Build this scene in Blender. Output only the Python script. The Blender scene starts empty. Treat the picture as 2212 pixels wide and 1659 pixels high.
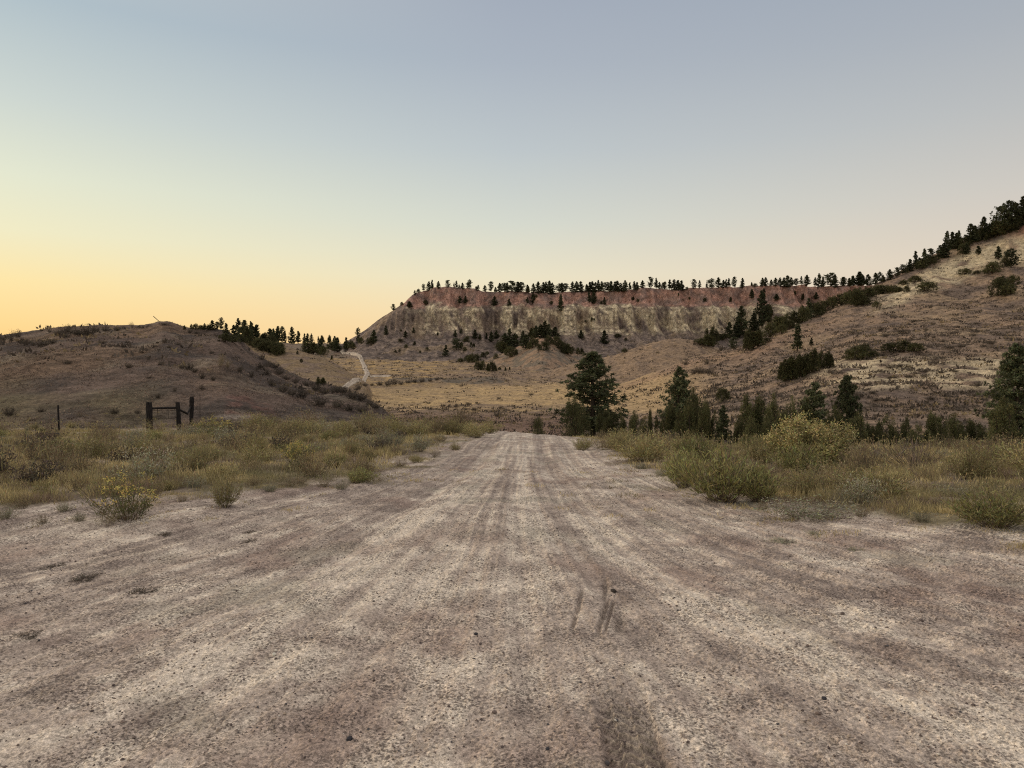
import bpy, math, numpy as np
from math import radians, pi

# ------------------------------------------------------------------ camera, sky, sun, exposure
F, CX, CY, HZ, EYE = 1580.0, 1106.0, 829.5, 805.0, 1.6      # photo measured on a 2212 x 1659 frame
scn = bpy.context.scene
col = scn.collection
cam_d = bpy.data.cameras.new("camera"); cam = bpy.data.objects.new("camera", cam_d); col.objects.link(cam)
cam.location = (0, 0, EYE); cam.rotation_euler = (radians(90), 0, 0)
cam_d.sensor_width = 36; cam_d.lens = 36 * F / 2212; cam_d.shift_y = -(CY - HZ) / 2212
cam_d.clip_start = 0.1; cam_d.clip_end = 9000
scn.camera = cam
SUN_AZ, SUN_EL = radians(-62), radians(11)                  # azimuth measured from +Y, to the left
world = bpy.data.worlds.new("World"); scn.world = world; world.use_nodes = True
wn, wl = world.node_tree.nodes, world.node_tree.links
wn.clear()
def s2l(c): return tuple(((v/255)/12.92 if v/255 <= .04045 else ((v/255+.055)/1.055)**2.4) for v in c)
out = wn.new('ShaderNodeOutputWorld'); bg = wn.new('ShaderNodeBackground'); wl.new(bg.outputs[0], out.inputs[0])
tc = wn.new('ShaderNodeTexCoord'); sep = wn.new('ShaderNodeSeparateXYZ'); wl.new(tc.outputs['Generated'], sep.inputs[0])
def mth(op, a, b=None, c=None, nodes=wn, links=wl, clamp=False):
    n = nodes.new('ShaderNodeMath'); n.operation = op; n.use_clamp = clamp
    for i, v in enumerate((a, b, c)):
        if v is None: continue
        if isinstance(v, (int, float)): n.inputs[i].default_value = v
        else: links.new(v, n.inputs[i])
    return n.outputs[0]
def ramp(fac, stops, nodes=wn, links=wl, ease='LINEAR'):
    n = nodes.new('ShaderNodeValToRGB'); n.color_ramp.interpolation = ease
    e = n.color_ramp.elements
    while len(e) < len(stops): e.new(.5)
    for i, (p, c) in enumerate(stops):
        e[i].position = p; e[i].color = (*c, 1)
    if fac is not None: links.new(fac, n.inputs[0])
    return n.outputs[0]
EL = sep.outputs['Z']
rl = ramp(EL, [(0.0, s2l((250,188,112))), (.055, s2l((251,213,142))), (.105, s2l((250,226,164))), (.16, s2l((238,232,194))), (.22, s2l((226,229,205))), (.30, s2l((203,212,206))), (.40, s2l((174,190,198))), (.62, s2l((212,206,202))), (1, s2l((248,238,226)))])  # all three ramps: unseen zenith stops brightened as added fill for the land
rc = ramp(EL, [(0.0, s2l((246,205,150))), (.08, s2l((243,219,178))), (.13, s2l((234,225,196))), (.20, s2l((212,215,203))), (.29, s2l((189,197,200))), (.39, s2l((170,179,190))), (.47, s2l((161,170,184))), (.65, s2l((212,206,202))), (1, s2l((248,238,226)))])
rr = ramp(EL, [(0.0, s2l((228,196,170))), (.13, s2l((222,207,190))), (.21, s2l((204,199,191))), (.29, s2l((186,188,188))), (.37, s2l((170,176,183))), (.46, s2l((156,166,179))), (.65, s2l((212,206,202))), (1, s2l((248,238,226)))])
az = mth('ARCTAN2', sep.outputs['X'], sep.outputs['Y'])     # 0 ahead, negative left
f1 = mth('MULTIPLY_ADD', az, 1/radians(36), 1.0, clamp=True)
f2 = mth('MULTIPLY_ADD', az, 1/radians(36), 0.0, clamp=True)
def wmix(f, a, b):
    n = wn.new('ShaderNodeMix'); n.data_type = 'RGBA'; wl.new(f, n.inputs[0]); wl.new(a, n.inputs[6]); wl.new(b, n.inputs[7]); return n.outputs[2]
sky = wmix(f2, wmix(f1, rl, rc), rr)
nish = wn.new('ShaderNodeTexSky'); nish.sky_type = 'NISHITA'; nish.sun_disc = False
nish.sun_elevation = SUN_EL; nish.sun_rotation = SUN_AZ
addn = wn.new('ShaderNodeMix'); addn.data_type = 'RGBA'; addn.blend_type = 'ADD'; addn.inputs[0].default_value = 0.004
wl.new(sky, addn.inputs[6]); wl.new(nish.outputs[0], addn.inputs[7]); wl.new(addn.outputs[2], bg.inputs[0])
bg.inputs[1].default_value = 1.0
sd = bpy.data.lights.new("sun", 'SUN'); sd.energy = 1.4; sd.angle = radians(16); sd.color = (1, .80, .58)
sun = bpy.data.objects.new("sun", sd); col.objects.link(sun)
from mathutils import Vector
sv = Vector((math.sin(SUN_AZ)*math.cos(SUN_EL), math.cos(SUN_AZ)*math.cos(SUN_EL), math.sin(SUN_EL)))
sun.rotation_euler = (-sv).to_track_quat('-Z', 'Y').to_euler(); sun.location = sv * 50
scn.view_settings.view_transform = 'Standard'; scn.view_settings.look = 'None'
scn.view_settings.exposure = 0.0; scn.view_settings.gamma = 1
scn.cycles.max_bounces = 5; scn.cycles.diffuse_bounces = 3; scn.cycles.use_denoising = False; scn.cycles.filter_width = 1.1

# ------------------------------------------------------------------ noise
def _h(ix, iy, s):
    n = (ix.astype(np.int64)*374761393 + iy.astype(np.int64)*668265263 + s*974634777) & 0xffffffff
    n = ((n ^ (n >> 13)) * 1274126177) & 0xffffffff
    return (n ^ (n >> 16)) & 0xffff
def pn(x, y, s=0):
    xi = np.floor(x); yi = np.floor(y); fx = x-xi; fy = y-yi
    u = fx*fx*fx*(fx*(fx*6-15)+10); v = fy*fy*fy*(fy*(fy*6-15)+10)
    def g(a, b):
        t = _h(xi+a, yi+b, s)*(2*pi/65536)
        return np.cos(t)*(fx-a)+np.sin(t)*(fy-b)
    n0 = g(0,0)*(1-u)+g(1,0)*u; n1 = g(0,1)*(1-u)+g(1,1)*u
    return (n0*(1-v)+n1*v)*1.5
def fbm(x, y, o=4, s=0, g=.5):
    a, r, t = 1., 0., 0.
    for k in range(o):
        r = r + a*pn(x, y, s+k*17); t += a; a *= g; x = x*2.03+13.1; y = y*2.03+7.7
    return r/t
def ridg(x, y, o=3, s=0):
    a, r, t = 1., 0., 0.
    for k in range(o):
        r = r + a*(1-np.abs(pn(x, y, s+k*31))*2); t += a; a *= .5; x = x*2.1+3.3; y = y*2.1+9.1
    return r/t
def sm(a, b, x): t = np.clip((x-a)/(b-a), 0, 1); return t*t*(3-2*t)

# ------------------------------------------------------------------ landforms: height field z(X, Y) in metres
XT = np.arange(-900, 3101, 10.)
def zof(y, Y): return EYE + (HZ-y)*Y/F
def smooth(a, n=5):
    k = np.hanning(2*n+3)[1:-1]; k /= k.sum()
    p = np.pad(a, n, mode='edge'); return np.convolve(p, k, 'valid')
def layer(cols, rows, n=3):
    """rows: list of (Y values per column, z values per column) from near to far"""
    return [(smooth(np.interp(XT, cols, np.broadcast_to(Y, len(cols))), n), smooth(np.interp(XT, cols, np.broadcast_to(z, len(cols))), n)) for Y, z in rows]
def ev(L, px, Y, low=-60.):
    Ys = np.stack([np.interp(px, XT, a) for a, b in L]); Zs = np.stack([np.interp(px, XT, b) for a, b in L])
    K = len(L); d = (Zs[1:]-Zs[:-1])/np.maximum(Ys[1:]-Ys[:-1], .01)
    p = d[1:]*d[:-1]; su = d[1:]+d[:-1]; ok = p > 0
    m = np.concatenate([d[:1], np.where(ok, 2*p/np.where(ok, su, 1.), 0), d[-1:]])
    r = np.full(px.shape, low)
    for k in range(K-1):
        w = Ys[k+1]-Ys[k]; t = (Y-Ys[k])/np.maximum(w, .01); i = (t >= 0) & (t <= 1)
        t2 = t*t; t3 = t2*t
        z = (2*t3-3*t2+1)*Zs[k]+(t3-2*t2+t)*w*m[k]+(-2*t3+3*t2)*Zs[k+1]+(t3-t2)*w*m[k+1]
        r = np.where(i, z, r)
    r = np.where(Y > Ys[-1], Zs[-1]-(Y-Ys[-1])*.25, r)
    return r
cb = [-900, 0, 600, 900, 1106, 1300, 1600, 2212, 3100]
def B(Y, *z): return (Y, z)
BASE = layer(cb, [
 B(0.5,   0,0,0,0,0,0,0,0,0), B(8, .05,0,0,0,0,0,0,.05,.05), B(16, -.2,-.3,-.32,-.35,-.35,-.35,-.38,-.4,-.3),
 B(26, -.6,-.7,-.72,-.72,-.75,-.85,-1.15,-1.2,-1.2), B(36, -1.2,-1.25,-1.2,-1.2,-1.35,-1.7,-2.9,-3.0,-3.0),
 B(45, -1.5,-1.5,-1.4,-1.5,-2.1,-2.7,-4.2,-4.4,-4.4), B(60, -2,-2,-2,-3.2,-4.3,-4.8,-5.4,-5.6,-5), B(80, -3,-3,-4,-5.2,-5.9,-6.2,-6.2,-6,-6),
 B(120, -4,-4,-6,-6.8,-7,-7,-7,-7,-7), B(200, -4,-5,-7,-7.4,-7.6,-7,-7,-7,-7), B(300, -2,-2,-5,-5.0,-5,-4.3,-4,-4,-4),
 B(420, 6,6,3,1.8,1.8,2,2,2,2), B(560, 15,15,14,12.5,12,12,12,12,12), B(700, 28,28,26,22,20,20,20,20,20), B(760, 33,33,32.6,30,25,22,20,20,20), B(1300, 26,26,24,20,20,20,20,20,20)], 6)
hx = [-900,-300,0,25,82,123,175,224,300,327,344,363,393,425,480,512,549,603,666,718,756,794,812,850,900]
hy = [760,742,726,723,718,711,708,707,707,702,698,698,710,713,714,733,768,797,829,838,848,862,876,905,960]
hY = [95,95,95,95,95,95,95,95,94,94,93,93,92,91,89,87,84,79,74,71,68,64,61,56,52]
hx, hy, hY = map(np.array, (hx, hy, hY))
fY = np.interp(hx, [0,450,600,812,900], [35,35,37,44,46]); fz = np.interp(hx, [0,450,700,900], [-1.35,-1.3,-1.3,-2.2])
rz = zof(hy, hY); mid = fY*.55+hY*.45
LHILL = layer(hx, [(fY-6, fz-1.2), (fY, fz), (mid, fz+(rz-fz)*.56), (hY-7, rz-.45), (hY, rz), (hY+10, rz-1.2), (hY+60, rz-10)], 1)
# left middle ridge (tan slope with the dark trees)
mx = np.array([-900,0,400,480,560,610,650,700,740,790]); my = np.array([745,732,722,722,737,748,757,773,795,830]); mY = np.array([330,330,330,330,330,330,325,318,310,300])
mz = zof(my, mY)
MID = layer(mx, [(mY*.55, mz*0-9), (mY*.8, mz*.45-2), (mY, mz), (mY+40, mz-2), (mY+120, mz-14)], 2)
# mesa
sx = np.array([-900,600,700,735,759,778,816,849,870,884,895,913,967,1030,1095,1185,1248,1314,1368,1426,1465,1490,1589,1651,1738,1800,1900,2212,3100])
sy = np.array([900,800,765,745,731,720,693,671,658,647,635,628,622,626,631,633,628,629,624,622,627,623,621,617.5,617.5,620,618,610,600])
RY = 640.
sz = zof(sy, RY)
def cap(z, d): return np.minimum(z, sz-d)
MESA = layer(sx, [(470, cap(-5, 34)), (520, cap(10, 25)), (562, cap(20, 17)), (606, cap(37, 10)), (617, cap(54, 5)), (630, cap(62, 2.4)), (RY, sz), (RY+14, sz+.5), (900, sz-4), (1200, sz-30)], 0)
# right hill
rx = np.array([1200,1300,1400,1500,1640,1700,1750,1830,1900,2000,2100,2212,2600,3100])
ry = np.array([880,845,808,770,740,712,690,652,613,560,512,470,380,330])
rY = np.array([255,245,232,218,215,220,226,240,255,265,265,260,250,250])
ez = zof(ry, rY)
def rowR(Yf, y): return (Yf, zof(np.minimum(np.array(y, float), 990), np.array(Yf)))
b = np.interp(rx, [1400,1640,1800,2212], [0,.25,1,1])
Y1 = np.full(14, 72.); Y2 = 92+(1-b)*12; Y3 = 112+(1-b)*22; Y4 = np.interp(rx, [1400,2212], [170,165]); Y5 = rY*.86
y1 = np.interp(rx, [1200,1400,1700,2212], [945,925,912,905]); y3 = np.interp(rx, [1200,1400,1500,1600,1700,1850,2212,3100], [905,880,860,838,812,772,765,750])
y2 = y1*.45+y3*.55; y4 = ry*.5+y3*.5; y5 = ry*.84+y3*.16
y4 = np.interp(rx, [1200,1400,1500,1700,1850,2000,2212,3100], [890,840,812,768,722,700,690,640])
y5 = np.interp(rx, [1200,1400,1500,1640,1750,1850,2000,2212,3100], [884,818,785,753,716,668,616,584,520])
RHILL = layer(rx, [rowR(Y1-8, y1+25), rowR(Y1, y1), rowR(Y2, y2), rowR(Y3, y3), rowR(Y4, y4), rowR(Y5, y5), rowR(rY, ry), (rY+14, ez-1.5), (rY+80, ez-22)], 2)
# low knoll in the middle, and the tree-covered red spur below the cliff
kx = np.array([1150,1250,1330,1400,1460,1500,1540,1600,1800]); ky = np.array([810,785,770,745,733,738,755,775,830])
KN = layer(kx, [(285, ky*0-10), (345, zof(ky+32, 345)), (385, zof(ky, 385)), (410, zof(ky+4, 410)), (470, zof(ky+20, 470)-8)], 2)
px_ = np.array([980,1040,1062,1110,1150,1172,1190,1215,1240,1290,1340]); py_ = np.array([815,792,777,757,735,724,730,744,757,772,800])
SP = layer(px_, [(395, py_*0-9), (435, zof(py_+40, 435)-4), (480, zof(py_+16, 480)), (505, zof(py_, 505)), (530, zof(py_-2, 530)), (580, zof(py_, 580)-10)], 1)
GU = layer([800,840,1000,1060,1130,1200], [(322, np.array([-14,-5.2,-5,-4.6,-8,-14.])), (334, np.array([-14,-2.2,-2.0,-1.6,-6,-14.])), (348, np.array([-14,-1.9,-1.6,-1.3,-6,-14.])), (400, np.array([-16,-3,-3,-3,-9,-16.]))], 1)
LAYERS = [BASE, LHILL, MID, MESA, RHILL, KN, SP, GU]
def smax(a, b, k):
    h = np.clip(.5+.5*(a-b)/k, 0, 1); return b*(1-h)+a*h+k*h*(1-h)
def _edge(pts):
    P = np.array(pts); return P[:, 0], P[:, 1]
EL_Y, EL_X = _edge([(0,-40),(5.6,-14),(6.6,-9),(7.5,-6.4),(8.2,-5.2),(9.4,-4.6),(10.1,-4.1),(10.6,-3.1),(11.1,-2.3),(13,-2.15),(20,-1.9),(30,-1.6),(45,-1.2),(60,-1.6),(75,-4)])
ER_Y, ER_X = _edge([(0,40),(5.4,14),(6.6,8),(7.1,5.1),(7.5,4.3),(7.9,3.6),(8.9,2.9),(10,2.5),(13,2.45),(20,2.4),(30,2.7),(45,3.3),(60,2.6),(75,4)])
def roadness(X, Y):
    """1 on the bare dirt, 0 in the grass"""
    j = fbm(X*.9, Y*.55, 4, 5)*np.where(X < 0, 1.7, 1.1)*np.clip(Y/9, .5, 1.2)*sm(45, 25, Y)
    Yj = Y+2.2*fbm(X*.55, Y*.55, 3, 6)*sm(13, 8.5, Y)
    l = X-np.interp(Yj, EL_Y, EL_X)+j; r = np.interp(Yj, ER_Y, ER_X)-X+j
    return sm(-.75, .55, np.minimum(l, r))*(1-sm(52, 66, Y))
def flow(X, Y):
    """lateral coordinate that follows the wheel tracks: straight far off, fanning out towards both turn-offs"""
    c = np.interp(Y, [0, 9, 20, 45], [0, 0, .30, 1.05]); return (X-c)*(np.clip(Y, 1.5, 13)/13)**.85
def tyre(X, Y):
    """the pressed tyre tracks in the foreground: depth, dampness, tread ridges"""
    c = .515+.012*np.sin(Y*2)
    u = (X-c)/.125
    w = sm(1.12, .85, np.abs(u)+.12*fbm(X*12, Y*6, 2, 163))*sm(3.8, 3.1, Y)
    tr = np.maximum(0, np.sin((Y+.06*np.abs(u)+.02*np.sin(u*9))*2*pi/.085))*w*(np.abs(u) < .8)
    g = np.exp(-((np.abs(u)-.33)/.06)**2)*w
    damp = sm(1.7, .5, np.abs(u)+.5*fbm(X*9, Y*5, 3, 161))*sm(4.1, 2.9, Y+.5*fbm(X*6, Y*3, 3, 162))
    sc = 0*X
    for (x0, y0, x1, y1, w0) in ((.53,4.5,.70,5.3,.016), (.66,5.2,.74,5.8,.020), (.57,4.5,.72,5.2,.010), (.38,4.6,.47,5.1,.014), (.46,5.0,.52,5.45,.016), (.66,4.55,.73,4.95,.030)):
        t = np.clip((Y-y0)/(y1-y0), 0, 1); xc = x0+(x1-x0)*t
        sc = np.maximum(sc, np.exp(-((X-xc)/w0)**2)*sm(y0-.12, y0+.1, Y)*sm(y1+.1, y1-.12, Y))
    return w, damp, tr, g, sc
def height(X, Y, full=False, fine=True):
    X = np.asarray(X, float); Y = np.asarray(Y, float); px = CX+F*X/np.maximum(Y, .5)
    px = np.clip(px, -900, 3100)
    w1 = fbm(X/40, Y/40, 3, 3); w2 = fbm(X/9, Y/9, 3, 23)
    gl = ridg(X/34, Y/150+.3*w1, 3, 61)                       # gullies down the cliff
    fz_ = sm(500, 560, Y)*sm(660, 636, Y)
    zs = []
    for i, L in enumerate(LAYERS):
        YY = Y
        if i == 3: YY = Y+fz_*(gl-.45)*22*sm(760, 900, px)+fz_*(ridg(X/11, Y/90, 2, 77)-.4)*7
        if i == 4: YY = Y+(ridg(X/22, Y/60, 3, 41)-.5)*6*sm(80, 130, Y)*sm(262, 235, Y)
        if i == 1: YY = Y+(fbm(X/10, Y/22, 3, 51))*4*sm(40, 50, Y)*sm(90, 80, Y)
        zi = ev(L, px, np.maximum(YY, .55))
        if i == 2: zi = zi-45*sm(785, 900, px)
        if i == 4: zi = zi-25*sm(1260, 1120, px)
        zs.append(zi)
    z = zs[0]; k = np.clip(Y*.009, .05, 3.)
    for q in zs[1:]: z = smax(q, z, k)
    A = sm(30, 70, Y)
    z = z+A*(.25*w1*np.clip(Y/80, 0, 5)+.12*w2*np.clip(Y/80, 0, 4))+(1-A)*.10*fbm(X/3.5, Y/3.5, 3, 8)*sm(2, 9, Y)
    z = z+A*.06*np.clip(Y/100, .6, 3)*ridg(X/2.2, Y/2.2, 2, 88)
    rw = sm(1450, 1700, px)*sm(70, 95, Y)*sm(275, 240, Y)
    z = z+rw*(.55*ridg(X/11, Y/7, 3, 91)-.2+.25*ridg(X/4, Y/3, 2, 92))+sm(1300, 900, px)*sm(42, 55, Y)*sm(110, 85, Y)*(.45*ridg(X/7, Y/9, 3, 93)-.18)
    z = z+sm(1150, 1280, px)*sm(262, 320, Y)*sm(560, 500, Y)*(1.1*ridg(X/19, Y/13, 3, 94)-.4)
    if fine:
        nr = Y < 48; rd = np.zeros_like(z)
        Xn, Yn = X[nr], Y[nr]
        r = roadness(Xn, Yn); q = flow(Xn, Yn)
        e = .034*fbm(q*4, Yn*.13, 4, 15)+.018*fbm(q*15, Yn*.25, 3, 19)-.04*np.exp(-((q+.95)/.15)**2)*sm(6, 9, Yn)-.04*np.exp(-((q-.55)/.15)**2)*sm(6, 9, Yn)
        e = e+.012*fbm(Xn*9, Yn*9, 3, 33)+.009*fbm(Xn*32, Yn*32, 3, 35)
        rough = sm(1.1, 2.2, Xn)*sm(3.0, 4.4, Yn)*sm(8, 6, Yn)
        e = e+rough*(.030*ridg(Xn*2.2, Yn*3.4, 3, 37)-.015)
        w, damp, tr, g, sc = tyre(Xn, Yn)
        e = e*(1-.7*w)-.030*w+.018*tr+.016*g-.024*sc
        z[nr] += e*r+(1-r)*(.05*fbm(Xn*1.6, Yn*1.6, 3, 45)+.03)
    return (z, np.stack(zs), gl) if full else z
def H1(x, y, fine=False): return float(height(np.array([x]), np.array([y]), fine=fine)[0])
_YS = np.concatenate([np.geomspace(1.5, 48, 500), np.arange(48, 300, .6), np.arange(300, 820, 1.)])
def hit(px, py):
    """first ground point seen at this spot of the photograph"""
    X = (px-CX)/F*_YS; y = HZ-F*(height(X, _YS, fine=False)-EYE)/_YS
    i = np.argmax(y <= py)
    if not (y <= py).any(): i = int(np.argmin(y))
    return float(X[i]), float(_YS[i])

# ------------------------------------------------------------------ mesh and material helpers
def mesh_np(name, V, Fc, mat, colr=None, smooth_=False, loopn=None):
    """V (n,3), Fc (m,k) with k = 3 or 4"""
    me = bpy.data.meshes.new(name); n, (m, k) = len(V), Fc.shape
    me.vertices.add(n); me.vertices.foreach_set('co', np.ascontiguousarray(V, np.float32).ravel())
    me.loops.add(m*k); me.loops.foreach_set('vertex_index', np.ascontiguousarray(Fc, np.int32).ravel())
    me.polygons.add(m); me.polygons.foreach_set('loop_start', np.arange(0, m*k, k, dtype=np.int32))
    me.polygons.foreach_set('use_smooth', np.full(m, smooth_))
    if colr is not None:
        a = me.color_attributes.new('Col', 'FLOAT_COLOR', 'POINT')
        c = np.ones((n, 4), np.float32); c[:, :colr.shape[1]] = colr; a.data.foreach_set('color', c.ravel())
    me.update(calc_edges=True)
    if mat: me.materials.append(mat)
    if loopn is not None: me.normals_split_custom_set_from_vertices(loopn)
    return me
def link(name, me, parent=None):
    o = bpy.data.objects.new(name, me); col.objects.link(o); o.parent = parent; return o
def newmat(name, rough=.95):
    m = bpy.data.materials.new(name); m.use_nodes = True
    p = m.node_tree.nodes['Principled BSDF']; p.inputs['Roughness'].default_value = rough
    p.inputs['Specular IOR Level'].default_value = .12
    return m, m.node_tree.nodes, m.node_tree.links, p
def noise_node(N, Lk, vec, scale, detail=3, rough=.55, out='Fac'):
    n = N.new('ShaderNodeTexNoise'); n.inputs['Scale'].default_value = scale; n.inputs['Detail'].default_value = detail
    n.inputs['Roughness'].default_value = rough; Lk.new(vec, n.inputs['Vector']); return n.outputs[out]
def mulc(N, Lk, c, f):
    n = N.new('ShaderNodeVectorMath'); n.operation = 'SCALE'; Lk.new(c, n.inputs[0])
    if isinstance(f, (int, float)): n.inputs['Scale'].default_value = f
    else: Lk.new(f, n.inputs['Scale'])
    return n.outputs[0]
def mixc(N, Lk, f, a, b_):
    n = N.new('ShaderNodeMix'); n.data_type = 'RGBA'
    if isinstance(f, (int, float)): n.inputs[0].default_value = f
    else: Lk.new(f, n.inputs[0])
    for i, v in ((6, a), (7, b_)):
        if isinstance(v, tuple): n.inputs[i].default_value = (*v, 1)
        else: Lk.new(v, n.inputs[i])
    return n.outputs[2]
def mr(N, Lk, v, a, b_, c=0., d=1.):
    n = N.new('ShaderNodeMapRange'); Lk.new(v, n.inputs[0])
    for i, q in enumerate((a, b_, c, d)): n.inputs[i+1].default_value = q
    return n.outputs[0]
# bare dirt: silt, embedded grit and clods
M_dirt, N, Lk, P = newmat('dirt')
vc = N.new('ShaderNodeVertexColor'); vc.layer_name = 'Col'; tcx = N.new('ShaderNodeTexCoord'); ob = tcx.outputs['Object']
n1 = noise_node(N, Lk, ob, 2.6, 6, .68); n2 = noise_node(N, Lk, ob, 52, 4, .7); n3 = noise_node(N, Lk, ob, 140, 2, .6)
vo = N.new('ShaderNodeTexVoronoi'); vo.inputs['Scale'].default_value = 50; Lk.new(ob, vo.inputs['Vector'])
dw = N.new('ShaderNodeVectorMath'); dw.operation = 'MULTIPLY_ADD'; nv = noise_node(N, Lk, ob, 60, 2, .5, 'Color'); Lk.new(nv, dw.inputs[0]); dw.inputs[1].default_value = (.02,.02,.02); Lk.new(ob, dw.inputs[2])
Lk.new(dw.outputs[0], vo.inputs['Vector'])
sepc = N.new('ShaderNodeSeparateColor'); Lk.new(vo.outputs['Color'], sepc.inputs[0])
dens = mr(N, Lk, n1, .42, .60, .04, .80)
pick = mth('LESS_THAN', sepc.outputs[0], dens, nodes=N, links=Lk)
core = mr(N, Lk, vo.outputs['Distance'], .55, .25)
peb = mth('MULTIPLY', pick, core, nodes=N, links=Lk, clamp=True)
n4 = noise_node(N, Lk, ob, 20, 5, .72)
base = mulc(N, Lk, vc.outputs[0], mr(N, Lk, n2, .40, .60, .70, 1.18)); base = mulc(N, Lk, base, mr(N, Lk, n4, .36, .62, .80, 1.15))
base = mulc(N, Lk, base, mr(N, Lk, n3, .3, .7, .88, 1.12))
pc = mixc(N, Lk, sepc.outputs[1], (.10,.078,.072), (.27,.21,.18))
fade = N.new('ShaderNodeVertexColor'); fade.layer_name = 'Col'
n5 = noise_node(N, Lk, ob, 66, 2, .5); n6 = noise_node(N, Lk, ob, 150, 2, .5)
spk = mth('MULTIPLY', mr(N, Lk, n5, .475, .40), mr(N, Lk, n1, .40, .58, .15, 1.), nodes=N, links=Lk)
base = mulc(N, Lk, base, mth('MULTIPLY_ADD', spk, -.62, 1.06, nodes=N, links=Lk)); base = mulc(N, Lk, base, mr(N, Lk, n6, .36, .62, .74, 1.14))
base = mixc(N, Lk, mth('MULTIPLY', peb, .8, nodes=N, links=Lk), base, pc)
Lk.new(base, P.inputs['Base Color'])
hsum = mth('ADD', mth('MULTIPLY', n2, .012, nodes=N, links=Lk), mth('MULTIPLY', peb, .006, nodes=N, links=Lk), nodes=N, links=Lk)
hsum = mth('ADD', hsum, mth('MULTIPLY', n3, .003, nodes=N, links=Lk), nodes=N, links=Lk)
bp = N.new('ShaderNodeBump'); bp.inputs['Strength'].default_value = .8; bp.inputs['Distance'].default_value = 1.; Lk.new(hsum, bp.inputs['Height']); Lk.new(bp.outputs[0], P.inputs['Normal'])
# grass- and scrub-covered land
def landmat(name, s1, s2, lo, hi, bump, bs):
    M, N, Lk, P = newmat(name)
    vc = N.new('ShaderNodeVertexColor'); vc.layer_name = 'Col'; tcx = N.new('ShaderNodeTexCoord'); ob = tcx.outputs['Object']
    a = noise_node(N, Lk, ob, s1, 5, .7); b_ = noise_node(N, Lk, ob, s2, 4, .7)
    c = mulc(N, Lk, vc.outputs[0], mr(N, Lk, a, .3, .7, lo, hi)); c = mulc(N, Lk, c, mr(N, Lk, b_, .3, .7, lo+.05, hi-.05))
    Lk.new(c, P.inputs['Base Color'])
    bp = N.new('ShaderNodeBump'); bp.inputs['Strength'].default_value = .9; bp.inputs['Distance'].default_value = bump
    Lk.new(mth('ADD', a, mth('MULTIPLY', b_, bs, nodes=N, links=Lk), nodes=N, links=Lk), bp.inputs['Height']); Lk.new(bp.outputs[0], P.inputs['Normal'])
    return M
M_soil = landmat('grassy_soil', 4.5, 22, .6, 1.4, .08, .4)
M_land = landmat('dry_grassland', .8, 5.5, .45, 1.55, .4, .6)
M_rock = landmat('clay_cliff', .3, 1.3, .42, 1.5, 2.2, .5)

# ------------------------------------------------------------------ terrain grid
def rows():
    py = np.concatenate([np.arange(1900, 1150, -2.2), np.arange(1150, 905, -1.15)])
    near = EYE*F/(py-HZ); near = near[near < 26]; near = near[np.argsort(near)]
    return np.concatenate([[.6, 1.0, 1.4, 1.8], near[near > 2.0], np.arange(near[-1]+.1, 60, .28), np.arange(60, 130, .55), np.arange(130, 270, .9), np.arange(270, 555, 1.5), np.arange(555, 665, .55), np.arange(666, 800, 8), np.arange(820, 1500, 60)])
GY = rows()
GY = np.concatenate([[-15, -8, -4, -2, -.6], GY])
GX = np.concatenate([np.arange(-880, -60, 20), np.arange(-60, 2290, 2.0), np.arange(2290, 3090, 20)])
OFF = np.array([.15,.35,.6,.9,1.3,1.8,2.4,3.1,4,5,6.5,8,10,13,17,22,30,40,55,75,100,140])
PX, YY = np.meshgrid(np.concatenate([[-880]*len(OFF), GX, [3070]*len(OFF)]), GY); XX = (PX-CX)/F*np.maximum(YY, 1.3)
XX = XX+np.concatenate([-OFF[::-1], 0*GX, OFF])[None]; PX = np.clip(CX+F*XX/np.maximum(YY, 1.3), -880, 3090)
shp = PX.shape
Z, ZS, GL = height(XX.ravel(), YY.ravel(), full=True)
Z = Z.reshape(shp); ZS = ZS.reshape((len(LAYERS),)+shp); GL = GL.reshape(shp)
LID = ZS.argmax(0)
V = np.stack([XX, YY, Z], -1)
gy = np.gradient(V, axis=0); gx = np.gradient(V, axis=1); NR = np.cross(gx, gy); NR /= np.linalg.norm(NR, axis=-1, keepdims=True)
steep = 1-NR[..., 2]
# ---- what colour the land itself is
def C(*c): return np.array(c, float)
def mixn(a, b_, t): t = t[..., None]; return a*(1-t)+b_*t
nz = fbm(XX/30, YY/30, 4, 101); nm = fbm(XX/7, YY/9, 4, 102); nf = fbm(XX/1.6, YY/2.2, 3, 103)
far = sm(40, 90, YY)
yp = HZ-F*(Z-EYE)/YY
straw, tan_, brown, sage, olive = C(.50,.335,.15), C(.32,.23,.145), C(.23,.165,.12), C(.185,.15,.115), C(.15,.13,.07)
cl = mixn(tan_, straw, sm(-.1, .25, nz+.2))
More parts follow.
